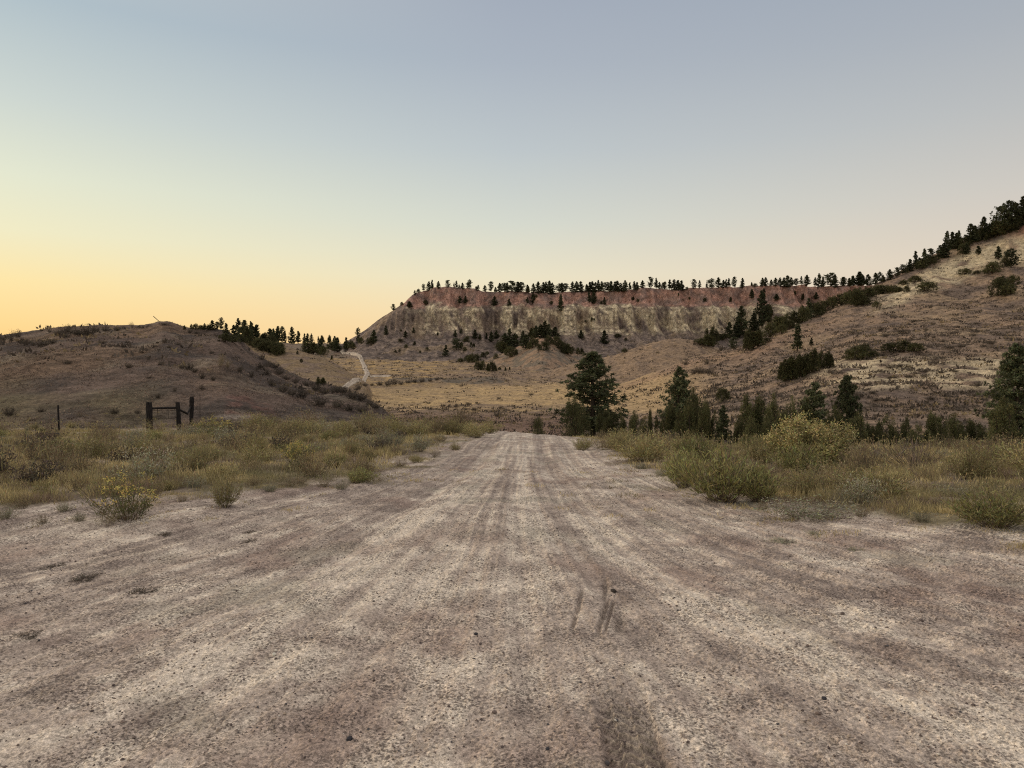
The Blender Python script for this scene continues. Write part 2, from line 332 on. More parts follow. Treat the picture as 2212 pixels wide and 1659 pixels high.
# valley: golden band, browner sage band above and below
gold = sm(165, 215, YY+40*nz+14*nm)*sm(345, 285, YY+45*nz+20*nm)*(.75+.25*sm(-.2, .25, fbm(XX/14, YY/40, 3, 104)))
cl = mixn(mixn(brown, tan_, sm(-.2, .25, nm)), C(.54,.375,.19), np.clip(gold*.85*(.75+.25*sm(-.3, .2, nm))+sm(.1, .4, nm)*.3, 0, 1))
leftv = sm(1050, 900, PX)*sm(300, 330, YY)
cl = mixn(cl, mixn(tan_, straw, sm(-.2, .3, nm))*.95, leftv*.75)
cl = mixn(cl, mixn(brown, sage, sm(-.2, .2, nm)), sm(520, 560, YY))
cl = mixn(cl, sage*.9, (LID == 7)*1.*sm(-.3, .1, nm))
is_hill = LID == 1
hc = mixn(C(.155,.11,.088), C(.088,.068,.058), sm(-.15, .2, nm)); hc = mixn(hc, C(.24,.155,.095), sm(-.02, .3, fbm(XX/14, YY/14, 3, 113))*.5*sm(560, 420, PX)); hc = mixn(hc, C(.24,.19,.14), sm(.1, .4, fbm(XX/5, YY/7, 3, 114))*.6)
bank = sm(478, 500, PX)*sm(610, 570, PX)*sm(843+.55*np.maximum(PX-530, 0), 855+.55*np.maximum(PX-530, 0), yp+12*fbm(XX/2, YY/3, 3, 112))*sm(905, 893, yp)*.75
hc = mixn(hc, C(.19,.105,.085), np.clip(bank*1.1*sm(-.3, .2, fbm(XX/1.2, YY/2, 3, 115))*sm(-.5, .1, nm+.3), 0, 1)); hc = mixn(hc, C(.34,.28,.23), np.clip(np.exp(-((PX-505)/38)**2)*sm(894, 898, yp)*sm(908, 903, yp), 0, 1)*.9)
hc = mixn(hc, C(.155,.125,.068), sm(-.1, .3, fbm(XX/12, YY/12, 3, 111))*sm(450, 200, PX)*sm(790, 860, yp)*.7)
cl = mixn(cl, hc, is_hill*1.)
mi = (LID == 2); cl = mixn(cl, mixn(C(.26,.185,.11), brown, sm(-.1, .3, nm)), mi*1.)
# mesa bands
me_ = LID == 3
zn = Z+7*fbm(XX/30, Z/16, 3, 121)+3*fbm(XX/6, Z/5, 2, 122)
slope_c = mixn(C(.25,.19,.155), C(.155,.12,.105), sm(-.2, .2, nm)); slope_c = mixn(slope_c, tan_, sm(.1, .4, nz)*.5)
cm = C(.74,.62,.43)*np.ones_like(V)
str_ = fbm(XX/45, Z/1.6, 2, 124)
cm = mixn(cm, C(.27,.205,.145), sm(-.02, .2, str_)*.7); cm = mixn(cm, C(.22,.17,.125), sm(.05, .3, fbm(XX/2.6, Z/3.2, 3, 128))*.7)
vert = ridg(XX/7.5, Z/30, 3, 123)
cm = cm*(1-.30*sm(.35, .75, np.sin(zn*1.55+.8*nm))*sm(-.2, .1, fbm(XX/22, Z/8, 2, 130)))[..., None]
mc = mixn(slope_c, cm, sm(31, 37, zn)*sm(61, 57, zn)*np.clip(sm(.12, .62, GL*.55+.16*vert+.75*fbm(XX/8+Z/14, Z/9, 4, 126)+.06), 0, 1)*sm(860, 960, PX+60*nm))
red = mixn(C(.46,.27,.21), C(.29,.20,.17), sm(-.2, .25, fbm(XX/12, Z/6, 3, 127))); red = mixn(red, C(.55,.34,.26), sm(.1, .45, fbm(XX/9, Z/4, 3, 125))*.6)
mc = mixn(mc, red, sm(56.5, 60.5, zn)*sm(840, 880, PX))
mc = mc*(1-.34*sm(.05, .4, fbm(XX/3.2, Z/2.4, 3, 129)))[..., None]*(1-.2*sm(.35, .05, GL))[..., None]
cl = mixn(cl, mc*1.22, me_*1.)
# right hill
rh = LID == 4
ryv = np.interp(PX, rx, ry); tt = (905-yp)/np.maximum(905-ryv, 20)
rc_ = mixn(C(.29,.205,.145), C(.19,.14,.11), sm(-.15, .22, nm)); rc_ = mixn(rc_, C(.34,.245,.16), sm(.0, .35, fbm(XX/16, YY/16, 3, 131))*.8)
cream = sm(.76, .82, tt+.05*nm)*sm(.95, .90, tt)*sm(1850, 1960, PX)*sm(-.35, .1, fbm(XX/8, YY/5, 3, 132)+.12)
rc_ = mixn(rc_, C(.64,.52,.34), cream*.92)
cr2 = sm(1720, 1800, PX)*sm(768, 780, yp+10*nm)*sm(852, 828, yp+10*nm)*sm(-.12, .16, fbm(XX/5, YY/3.5, 4, 133)+.09)
rc_ = mixn(rc_, C(.66,.53,.35), cr2*.9); rc_ = mixn(rc_, C(.50,.35,.185), sm(1600, 1420, PX)*sm(798, 815, yp+8*nm)*sm(905, 880, yp)*.8)
rc_ = mixn(rc_, C(.29,.12,.085), sm(2160, 2230, PX)*sm(.88, .93, tt)*.8)
rc_ = mixn(rc_, C(.34,.22,.145), np.exp(-((tt-.9)/.08)**2)*sm(1850, 1700, PX)*.6)
cl = mixn(cl, rc_, rh*1.)
kn_ = (LID == 5) | (LID == 6); cl = mixn(cl, mixn(C(.30,.21,.14), brown, sm(-.1, .3, nm)), (LID == 5)*1.); cl = mixn(cl, mixn(C(.30,.205,.14), sage, sm(-.2, .2, nm)), (LID == 6)*1.)
cl = mixn(cl, C(.40,.235,.16), ((LID == 6) & (Z > zof(752, 505)))*.6*sm(-.3,.1,nm))
# the drop beyond the crest of the road
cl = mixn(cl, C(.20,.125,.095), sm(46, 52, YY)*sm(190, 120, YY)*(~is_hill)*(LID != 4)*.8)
# scrub spots
spot = sm(.16, .40, fbm(XX/3.6, YY/3.0, 4, 141))*far*(1-me_*.6)
cl = mixn(cl, cl*.52+C(.01,.008,.012), spot*.75*(1-.85*np.clip(gold, 0, 1)*(LID == 0)))
cl = mixn(cl, cl*1.18, sm(.2, .5, fbm(XX/5, YY/4, 3, 142))*far*.8)
# near ground: dirt or grassy soil
nrm = YY < 66
rdm = np.zeros(shp); rdm[nrm] = roadness(XX[nrm], YY[nrm])
q = flow(XX, YY)
st = fbm(q*4.5, YY*.11, 4, 151)*.65+fbm(q*16, YY*.22, 4, 152)*.65
big = fbm(XX*2.0, YY*1.9, 5, 153)*.65+fbm(XX*.7, YY*.6, 2, 166)*.4
pale, midc, dark = C(.77,.66,.545), C(.53,.435,.365), C(.31,.245,.21)
k0 = st*.85+big*.85+.45*fbm(XX*5.5, YY*4.5, 4, 165)
k0 = k0+.30*np.exp(-((q+.58)/.16)**2)*sm(5.5, 8, YY)*sm(34, 16, YY)+.32*np.exp(-((q-.07)/.10)**2)*sm(7.5, 9.5, YY)+.10*sm(1.2, .5, np.abs(q))
k0 = k0-.30*np.exp(-((q+.16)/.10)**2)*sm(5, 7, YY)*sm(20, 12, YY)-.26*np.exp(-((q-.55)/.25)**2)*sm(9, 14, YY)-.22*np.exp(-((q+1.05)/.12)**2)*sm(6, 9, YY)-.15*sm(.8, 1.6, -q)
k0 = k0-.32*sm(1.2, 1.9, XX)*sm(3.3, 4.2, YY)*sm(7.4, 6, YY)*sm(-.1, .25, fbm(XX*.9, YY*1.2, 3, 158)+.1)
dc = mixn(midc, pale, sm(-.02, .40, k0)); dc = mixn(dc, dark, sm(-.02, -.46, k0)*.85)
dc = mixn(dc, C(.33,.225,.185), sm(.1, .4, fbm(XX*.8, YY*.8, 3, 154))*.45)
dc = mixn(dc, C(.36,.33,.26), sm(.15, .45, fbm(XX*.9+9, YY*.9, 3, 155))*.4)
dc = mixn(dc, dark*.72, sm(.42, .62, fbm(XX*11, YY*11, 3, 156)+.18*(big-.2))*.7)
w, damp, tr, g_, sc_ = tyre(XX, YY)
dc = mixn(dc, C(.17,.13,.11), np.clip(damp*.85*sm(-.6, .15, big+.1), 0, 1)); dc = mixn(dc, C(.42,.34,.26), np.clip(g_*.6*sm(-.3, .2, fbm(XX*12, YY*12, 2, 164))+tr*.85, 0, .9)); dc = mixn(dc, C(.24,.19,.155), sc_*.7*sm(-.7, .0, fbm(XX*14, YY*5, 2, 160)))
gs = mixn(C(.36,.285,.20), C(.18,.14,.105), sm(-.2, .2, nf)); gs = mixn(gs, C(.17,.15,.08), sm(0, .3, fbm(XX/3, YY/3, 3, 157))*.6)
ncl = mixn(gs, dc, rdm)
cl = mixn(cl, ncl, nrm*(1-is_hill)*sm(50, 44, YY))
cl = np.clip(cl, .01, 1)
COL = np.concatenate([cl, np.ones(shp+(1,))], -1)
# ---- split the sheet into the landforms
def face(a): return a[:-1, :-1]
fl = face(LID); fr = (face(rdm) > .5) & (face(YY) < 58)
kinds = np.full(fl.shape, 0)                                   # ground
kinds[(face(YY) > 110) & (fl == 0)] = 1                        # valley
kinds[(fl == 2) | (fl == 5) | (fl == 6) | (fl == 7)] = 1
kinds[fl == 1] = 2; kinds[fl == 3] = 3; kinds[fl == 4] = 4; kinds[fr & (fl == 0)] = 5
idx = np.arange(shp[0]*shp[1]).reshape(shp)
Q = np.stack([idx[:-1, :-1], idx[:-1, 1:], idx[1:, 1:], idx[1:, :-1]], -1)
Vf, Cf, Nf = V.reshape(-1, 3), COL.reshape(-1, 4), NR.reshape(-1, 3)
M_near = M_soil
for k, (nm_, lab, mt) in enumerate([('ground', 'grassy ground beside the dirt road', M_soil), ('valley', 'golden grass valley floor below the cliffs', M_land),
        ('hill', 'brown scrubby hill left of the road', M_land), ('mesa', 'flat-topped red and cream banded mesa', M_rock),
        ('hillside', 'tan grassy hillside rising to the right', M_land), ('dirt_road', 'pale rutted dirt road in the foreground', M_dirt)]):
    q_ = Q[kinds == k]; u, inv = np.unique(q_, return_inverse=True)
    o = link(nm_, mesh_np(nm_, Vf[u], inv.reshape(q_.shape), mt, Cf[u], True, Nf[u])); o['kind'] = 'structure'; o['label'] = lab
# land out to the horizon, behind and beside
bv = []; R_ = [(0.5, -.5), (6, -.6), (20, -3), (60, -18), (900, -30), (6000, -60)]
A_ = 96
for r_, z_ in R_:
    for i in range(A_): t = 2*pi*i/A_; bv.append((r_*math.sin(t), r_*math.cos(t)-1, z_))
bf = [[j*A_+i, (j+1)*A_+i, (j+1)*A_+(i+1) % A_, j*A_+(i+1) % A_] for j in range(len(R_)-1) for i in range(A_)]
o = link('plain', mesh_np('plain', np.array(bv), np.array(bf), M_soil, np.tile(C(.26,.2,.14), (len(bv), 1)), True)); o['kind'] = 'structure'; o['label'] = 'open plain around the valley'

# ------------------------------------------------------------------ plant meshes
RG = np.random.default_rng(7)
def nrm_(a): return a/np.maximum(np.linalg.norm(a, axis=-1, keepdims=True), 1e-9)
def leaves(c, d, l, w, cl_):
    """flat pointed leaves or needle sprays: root, two sides, tip"""
    n = len(c); d = nrm_(d); s = nrm_(np.cross(d, RG.normal(size=(n, 3)))); l = np.broadcast_to(l, (n,))[:, None]; w = np.broadcast_to(w, (n,))[:, None]
    m = c+d*l*.45
    Vv = np.stack([c, m+s*w*.5, c+d*l, m-s*w*.5], 1).reshape(-1, 3)
    return Vv, np.arange(4*n).reshape(n, 4), np.repeat(cl_, 4, 0)
def tube(P_, R__, sides=5):
    P_ = np.array(P_, float); n = len(P_); t = nrm_(np.gradient(P_, axis=0)); up = np.array([.31, .95, .1])
    a = nrm_(np.cross(t, up)); b_ = np.cross(t, a); th = np.arange(sides)*2*pi/sides
    ring = a[:, None]*np.cos(th)[None, :, None]+b_[:, None]*np.sin(th)[None, :, None]
    Vv = (P_[:, None]+ring*np.array(R__)[:, None, None]).reshape(-1, 3)
    Fq = [[i*sides+j, i*sides+(j+1) % sides, (i+1)*sides+(j+1) % sides, (i+1)*sides+j] for i in range(n-1) for j in range(sides)]
    return Vv, np.array(Fq)
def join(parts):
    Vs, Fs, Cs, o = [], [], [], 0
    for p_ in parts:
        Vs.append(p_[0]); Fs.append(p_[1]+o); o += len(p_[0])
        if len(p_) > 2: Cs.append(p_[2])
    return (np.concatenate(Vs), np.concatenate(Fs), np.concatenate(Cs) if Cs else None)
def leafmat(name, rnd=.38):
    M, N, Lk, P = newmat(name, .8)
    vc = N.new('ShaderNodeVertexColor'); vc.layer_name = 'Col'; oi = N.new('ShaderNodeObjectInfo')
    Lk.new(mulc(N, Lk, vc.outputs[0], mr(N, Lk, oi.outputs['Random'], 0, 1, 1-rnd, 1+rnd)), P.inputs['Base Color'])
    tr = N.new('ShaderNodeBsdfTranslucent'); Lk.new(vc.outputs[0], tr.inputs[0]); mx_ = N.new('ShaderNodeMixShader'); mx_.inputs[0].default_value = .18
    Lk.new(P.outputs[0], mx_.inputs[1]); Lk.new(tr.outputs[0], mx_.inputs[2]); Lk.new(mx_.outputs[0], N['Material Output'].inputs[0]); return M
M_leaf = leafmat('foliage'); M_grass = leafmat('grass', 0)
def barkmat(name, c1, c2, s=9):
    M, N, Lk, P = newmat(name); tcx = N.new('ShaderNodeTexCoord')
    mp = N.new('ShaderNodeMapping'); mp.inputs['Scale'].default_value = (1, 1, .18); Lk.new(tcx.outputs['Object'], mp.inputs[0])
    f = noise_node(N, Lk, mp.outputs[0], s, 4, .7); Lk.new(mixc(N, Lk, mr(N, Lk, f, .35, .65), c1, c2), P.inputs['Base Color'])
    bp = N.new('ShaderNodeBump'); bp.inputs['Distance'].default_value = .02; Lk.new(f, bp.inputs['Height']); Lk.new(bp.outputs[0], P.inputs['Normal']); return M
M_bark = barkmat('pine_bark', (.045,.034,.028), (.11,.08,.06)); M_twig = barkmat('twig_bark', (.10,.08,.065), (.22,.185,.15), 20)
M_post = barkmat('weathered_post', (.010,.009,.010), (.04,.034,.032), 22); M_dead = barkmat('dead_wood', (.12,.10,.085), (.27,.23,.19), 20)
def jit(base_, n, a=.3): return np.array(base_)*(1+a*(RG.random((n, 1))*2-1))*(1+.08*RG.normal(size=(n, 3)))
def pine(style, lod):
    """unit-height pine; lod 0 near, 1 far"""
    cb_, W, dens = {'p': (.12 if lod == 0 else .03, .29, 1.1), 'o': (.24 if lod == 0 else .13, .33, 1.1), 's': (.14, .17, 1.), 'c': (.05, .24, 1.1)}[style]
    bend = RG.normal(size=2)*.012
    zs_ = np.linspace(-.03, 1, 9); tp = [(bend[0]*math.sin(z_*5), bend[1]*math.cos(z_*4), z_) for z_ in zs_]
    trs = [tube(tp, .022*(1-zs_*.93)+.002, 7)]; lv = []
    nw = int((1-cb_)*(38 if lod == 0 else 22)*dens)
    for k in range(nw):
        f = (k+RG.random()*.6)/nw; z_ = cb_+(1-cb_)*f*.97
        env = {'p': (1-f)**(.70 if lod == 0 else .75)*min(1, .62+f*2.2), 'c': (1-f)**.9, 's': (1-f)**.6*.9+.1*(1-f), 'o': max(.12, math.sin(pi*min(1, (f*.82+.18)))**.7)}[style]
        for j in range(RG.integers(3, 6)):
            if RG.random() < (.22 if style == 'o' else .08): continue
            a_ = RG.random()*2*pi; L_ = W*env*(.62+.55*RG.random())
            rise = .30*f+.02+RG.normal()*.09-(.12 if f < .3 else 0)
            ns = 6; t_ = np.linspace(0, 1, ns)
            P_ = np.stack([math.cos(a_)*L_*t_, math.sin(a_)*L_*t_, z_+L_*(rise*t_+.22*t_**2)], 1)
            trs.append(tube(P_, .0055*(1-t_*.8)*(.5+env), 3))
            m_ = max(2, int((9 if lod == 0 else 6)*(L_/W)**.8*dens+1)); tt_ = .22+.80*(np.arange(m_)+RG.random(m_))/m_
            cen = np.stack([np.interp(tt_, t_, P_[:, i]) for i in range(3)], 1)+RG.normal(size=(m_, 3))*L_*np.array([.13, .13, .07])
            nn = 20 if lod == 0 else 9
            c_ = np.repeat(cen, nn, 0); d_ = nrm_(RG.normal(size=(len(c_), 3))+np.array([math.cos(a_)*.5, math.sin(a_)*.5, .55]))
            tone = np.repeat(.65+.8*RG.random((m_, 1)), nn, 0)
            lv.append(leaves(c_, d_, (.032 if lod == 0 else .055)*(.7+.6*RG.random(len(c_))), (.0085 if lod == 0 else .026), jit((.064,.070,.038), len(c_), .2)*tone*(1.55 if lod == 0 else 1.05)))
    V_, F_, _ = join(trs); Vl, Fl_, Cl_ = join(lv); return (V_, F_), (Vl, Fl_, Cl_)
def juniper(style, lod):
    """unit-height juniper: 'j' conical, 'b' low and round, 'm' many-topped"""
    trs, lv = [], []
    ncl = {'j': 110, 'b': 95, 'm': 130}[style]
    tops = [(0, 0, 1.)]+[(RG.normal()*.16, RG.normal()*.16, .72+.2*RG.random()) for _ in range({'j': 1, 'b': 3, 'm': 4}[style])]
    for (ax, ay, top) in tops:
        trs.append(tube([(ax*.1, ay*.1, -.04), (ax*.5, ay*.5, .2), (ax, ay, .5*top), (ax, ay, .9*top)], [.028, .02, .012, .003], 5))
        for k in range(ncl//len(tops)+8):
            f = RG.random()**.85; z_ = .05+f*(top-.05)
            R_e = {'j': .24*(1-f)**.62+.02, 'b': .42*math.sqrt(max(0, 1-f**2.2))+.02, 'm': .22*(1-f)**.6+.03}[style]
            a_ = RG.random()*2*pi; rr_ = R_e*(.45+.6*RG.random()); cx_, cy_ = ax+math.cos(a_)*rr_, ay+math.sin(a_)*rr_
            if k % 4 == 0: trs.append(tube([(ax, ay, z_*.7), (cx_, cy_, z_)], [.007, .003], 3))
            nn = 46 if lod == 0 else 24
            c_ = np.array([cx_, cy_, z_])+RG.normal(size=(nn, 3))*np.array([.034, .034, .05])*(1.2 if style == 'b' else 1)
            d_ = nrm_(RG.normal(size=(nn, 3))*.7+np.array([math.cos(a_)*.5, math.sin(a_)*.5, .9]))
            lv.append(leaves(c_, d_, (.045 if lod == 0 else .065)*(.6+.8*RG.random(nn)), (.017 if lod == 0 else .034), jit((.076,.074,.034), nn, .25)*(1.3 if lod == 0 else 1.05)*(.6+.8*RG.random())))
    V_, F_, _ = join(trs); Vl, Fl_, Cl_ = join(lv); return (V_, F_), (Vl, Fl_, Cl_)
TM = {}
def tree_mesh(style, lod, i):
    k = (style, lod, i)
    if k not in TM:
        t_, c_ = (pine if style in 'posc' else juniper)(style, lod)
        kind = 'pine' if style in 'posc' else 'juniper'
        rad = float(np.percentile(np.hypot(c_[0][:, 0], c_[0][:, 1]), 97)); z1 = float(c_[0][:, 2].max())
        TM[k] = (mesh_np(kind+'_trunk', t_[0], t_[1], M_bark, None, True), mesh_np(kind+'_crown', *c_[:2], M_leaf, c_[2]), rad, z1)
    return TM[k]
ORD = {}
def ordinal(n):
    ones = 'zeroth first second third fourth fifth sixth seventh eighth ninth tenth eleventh twelfth thirteenth fourteenth fifteenth sixteenth seventeenth eighteenth nineteenth'.split()
    tens = ' ten twenty thirty forty fifty sixty seventy eighty ninety'.split(' ')
    card = ' one two three four five six seven eight nine'.split(' ')
    if n >= 100: return 'hundredth' if n == 100 else 'hundred and '+ordinal(n-100)
    if n < 20: return ones[n]
    return tens[n//10][:-1]+'ieth' if n % 10 == 0 else tens[n//10]+'-'+ones[n % 10]
NV = {}
def add_tree(px, top, base, style, wpx=None, lod=1, Y=None):
    if Y is None: x, y = hit(px, base)
    else: x, y = (px-CX)/F*Y, Y
    z = H1(x, y); pz = HZ-F*(z-EYE)/y
    h = max((pz-top)*y/F, .5); NV[style] = NV.get(style, 0)+1
    tm = tree_mesh(style, lod, NV[style] % (5 if lod else 3))
    kind = 'pine' if style in 'posc' else 'juniper'
    e = bpy.data.objects.new(kind+'_tree', None); col.objects.link(e); e.empty_display_size = .3
    e.location = (x, y, z-.02*h); s = h/tm[3]
    sx_ = s if wpx is None else min(max(wpx*y/F/2/tm[2], s*.35), s*2.4)
    if wpx is None: sx_ = s*((1.25 if style in 'po' else 1.)+.35*RG.random())
    e.scale = (sx_, sx_, s); e.rotation_euler = (0, 0, RG.random()*2*pi)
    for nm, me in (('trunk', tm[0]), ('crown', tm[1])): link(nm, me, e)
    return e, px, h, sx_*tm[2]*2
def plant_group(T, gx, gy, group, fmt, lod=1):
    """T: (cx, top, base, style[, width]) in an enlarged crop; fmt gets {look} {kind} {nth}"""
    k = gx[1]; made = []
    for t in T:
        made.append(add_tree(gx[0]+t[0]*k, gy+t[1]*k, gy+t[2]*k, t[3], t[4]*k if len(t) > 4 else None, lod)+(t[3],))
    return made
GROUPS = {}
def grp(key, made): GROUPS.setdefault(key, []).extend(made)
LK = {'p': ('full-crowned', 'pine'), 'o': ('open-crowned', 'pine'), 's': ('slender', 'pine'), 'c': ('conical', 'pine'), 'j': ('upright', 'juniper'), 'b': ('low round', 'juniper'), 'm': ('many-topped', 'juniper')}
def label_groups():
    for key, (phrase, gname) in GTXT.items():
        L_ = sorted(GROUPS.get(key, []), key=lambda r: r[1])
        cnt = {}
        for r in L_:
            o, st = r[0], r[4]; w_, kd = LK[st]; cnt[kd] = cnt.get(kd, 0)+1
            o['label'] = f"{w_} {kd} {phrase}, {ordinal(cnt[kd])} {kd} from the left"; o['category'] = kd+' tree'; o['group'] = gname
# --- trees along the mesa rim, on its face and below it (crops of the photograph)
C3, C4, C5, C2 = ((822.8, .2728), 576.), ((1316.5, .2480), 576.), ((1718., .2232), 384.), ((548.5, .2728), 576.)
RIMB = 7
rim3 = [(165,288,300,'b'),(270,190,215,'p'),(300,180,200,'b'),(338,145,188,'o',36),(383,122,180,'p'),(405,108,175,'s'),(455,120,168,'p'),(530,112,165,'o',46),(583,135,165,'s'),(603,122,168,'s'),(625,145,165,'p'),(650,130,168,'p'),(690,130,170,'o'),(710,110,170,'o',46),(770,150,185,'j'),(828,150,185,'p'),(872,118,185,'o',48),(910,160,195,'j'),(942,130,190,'p'),(975,130,190,'o'),(1000,135,200,'p'),(1035,120,190,'o'),(1065,180,200,'b'),(1090,125,195,'p'),(1113,130,200,'o'),(1155,150,195,'p'),(1170,155,195,'j'),(1205,135,200,'p'),(1245,122,205,'p'),(1285,130,205,'p'),(1310,125,200,'s'),(1335,112,212,'p',56),(1360,130,210,'p'),(1415,135,195,'o'),(1430,130,195,'p'),(1465,135,190,'o'),(1525,125,190,'p'),(1550,125,190,'p'),(1580,125,195,'p'),(1630,140,195,'j'),(1650,130,195,'p'),(1675,118,200,'p'),(1700,130,200,'p'),(1725,110,195,'s'),(1750,120,190,'p'),(1790,130,190,'o'),(1820,120,190,'p'),(1850,125,190,'p'),(1870,115,190,'p'),(1900,130,190,'p'),(1940,115,190,'p'),(1975,130,180,'s'),(2000,120,180,'p'),(2030,130,180,'p'),(2070,115,172,'p'),(2135,88,168,'o',52),(2178,98,168,'s'),(2205,130,170,'p')]
rim4 = [(480,135,188,'j'),(525,118,190,'s'),(565,118,195,'p'),(590,125,200,'p'),(625,125,205,'p'),(680,180,200,'b'),(735,115,190,'o',56),(785,120,185,'s'),(850,140,182,'s'),(885,105,182,'o'),(950,102,182,'p'),(990,125,180,'p'),(1015,115,182,'s'),(1040,108,185,'s'),(1090,95,182,'o',50),(1160,102,178,'c',52),(1240,140,172,'j'),(1265,150,172,'b'),(1330,105,170,'p'),(1360,100,168,'p'),(1410,115,168,'p'),(1450,100,168,'p'),(1485,98,168,'p'),(1520,100,165,'p'),(1550,85,168,'p'),(1580,95,168,'p'),(1630,105,168,'o'),(1670,90,165,'s'),(1720,72,165,'p'),(1790,100,165,'s'),(1825,65,170,'p',60),(1860,90,170,'c'),(1925,58,165,'o'),(1965,75,190,'p'),(2040,92,175,'o',60),(2090,105,165,'p'),(2120,85,165,'p'),(2175,50,160,'p')]
rim5 = [(465,965,1045,'p'),(520,985,1045,'j'),(560,955,1030,'s'),(620,915,1025,'p'),(650,945,1020,'p'),(705,935,1015,'p'),(770,920,1010,'p'),(815,915,1005,'o',60),(850,940,1000,'j')]
face3 = [(97,292,350,'o',38),(225,270,330,'j',50),(355,258,305,'b',44),(625,228,290,'p'),(670,230,295,'p'),(900,230,310,'p',56),(1015,250,310,'p'),(1160,240,290,'p'),(1205,205,290,'p',50),(1230,215,250,'b'),(1425,210,350,'p',50),(1350,265,300,'b'),(1648,198,290,'s'),(1685,200,290,'p'),(1770,238,300,'p'),(1745,270,300,'b'),(2000,235,270,'j'),(2040,250,290,'b'),(1620,420,450,'b'),(1670,395,445,'j'),(1535,345,375,'b'),(2060,455,470,'b')]
face4 = [(1240,190,280,'p'),(1345,185,250,'p'),(1455,235,300,'p',60),(1615,200,250,'j'),(1685,230,300,'j'),(1800,220,290,'p',50),(1055,260,310,'j'),(600,225,260,'j'),(210,255,295,'j'),(835,265,310,'b'),(700,260,290,'b'),(640,280,300,'b'),(690,500,520,'b')]
grove = [(1300,440,560,'p',60),(1230,480,560,'p'),(1270,470,560,'p'),(1330,470,540,'p'),(1380,490,560,'p'),(1200,490,560,'j'),(1020,500,620,'p',60),(980,540,640,'p'),(1060,540,630,'p'),(1125,520,620,'p',50),(1150,550,640,'p'),(1200,560,640,'b'),(1240,580,620,'b'),(930,600,660,'b',80),(1030,640,710,'b',90),(1070,660,690,'b'),(1330,550,620,'b',70),(1290,600,660,'b',80),(1250,620,660,'b'),(1390,560,620,'b',70),(1420,580,650,'b',60),(1450,600,680,'b',70),(1480,620,690,'j'),(1440,640,680,'b'),(1520,640,680,'b'),(1560,650,690,'b'),(1590,650,690,'b'),(1170,610,650,'b'),(960,600,680,'m'),(990,610,660,'m')]
slope3 = [(745,495,570,'p',60),(785,530,580,'j'),(690,540,600,'b',60),(660,560,600,'b'),(835,520,580,'s'),(875,510,600,'p'),(915,500,570,'p'),(590,500,560,'p'),(635,490,530,'p'),(600,560,660,'o'),(640,590,650,'j'),(665,630,670,'b'),(715,590,640,'j'),(720,670,760,'b',90),(760,680,750,'b',70),(810,670,720,'b',60),(690,690,750,'b'),(840,665,700,'b'),(635,715,755,'b',64),(770,740,820,'b',90),(810,730,820,'b',60),(880,735,830,'b',80),(850,760,830,'j'),(940,790,820,'b'),(985,790,825,'j'),(1020,790,820,'j'),(905,770,830,'b'),(910,680,730,'b'),(515,615,710,'c',64),(270,585,625,'j'),(200,610,645,'b'),(115,655,685,'b'),(148,650,675,'b'),(40,460,540,'p',44),(195,505,565,'p',44),(160,490,520,'b'),(260,480,530,'p'),(155,565,600,'b',56),(310,660,685,'b'),(365,630,665,'b'),(450,515,545,'p'),(1585,500,570,'p',56),(1770,500,610,'p',80),(1875,525,565,'b',70),(1940,555,590,'b'),(1930,640,680,'b',66)]
far2 = [(-20,440,560,'p'),(20,460,560,'p',46),(70,530,590,'o'),(125,490,570,'s'),(155,490,560,'s'),(190,470,570,'s'),(225,470,560,'o',50),(245,510,570,'p'),(300,475,570,'p',56),(350,510,580,'s'),(400,530,590,'p'),(425,530,590,'s'),(455,530,590,'p'),(430,590,680,'m',110),(470,600,690,'b',80),(530,580,690,'p',66),(550,620,700,'b',60),(510,550,610,'j'),(540,540,600,'j'),(600,540,590,'j'),(640,550,640,'p'),(660,560,670,'p'),(625,600,660,'b',80),(730,560,640,'p'),(770,580,640,'b'),(745,600,650,'b',70),(785,610,650,'b'),(825,480,600,'o',44),(850,560,610,'b'),(950,500,600,'p',56),(925,560,615,'b',70),(90,590,660,'b',120),(140,590,670,'m',90),(180,620,700,'b',90),(210,610,690,'j',60),(30,570,640,'b',110),(310,580,610,'b'),(620,700,735,'j'),(375,735,760,'b'),(345,670,690,'b'),(508,870,935,'j',60),(545,875,930,'j',44)]
spur = [(905,515,690,'m',110),(1150,335,600,'p',110),(1110,480,620,'p',90),(1260,400,560,'p',90),(1330,200,520,'p',120),(1390,320,480,'j',70),(1215,540,720,'m',130),(1300,550,690,'m',130),(1360,620,660,'b',80),(790,625,680,'b',90),(860,590,690,'m',100),(1000,580,630,'b',90),(950,585,640,'b',80),(1083,610,725,'o',80),(1045,480,610,'p',70),(1640,490,740,'s',90),(1760,620,690,'s',34),(1400,480,610,'b',120),(1460,430,570,'m',110),(1530,410,545,'b',110),(1600,380,510,'b',110),(1680,330,480,'m',110),(1735,270,450,'p',80),(1780,300,440,'b',110),(1830,290,410,'b',100),(1880,290,390,'b',90),(1950,250,360,'b',100),(2020,230,330,'b',100),(2090,190,320,'b',110),(2150,190,340,'b',110),(2190,220,330,'b',90),(1500,500,580,'b',90),(1570,470,540,'b',90)]
clump = [(1530,800,995,'m',120),(1590,770,980,'m',130),(1650,750,970,'m',110),(1720,750,930,'m',130),(1790,700,920,'j',110),(1850,730,890,'m',110),(1910,740,880,'m',90)]
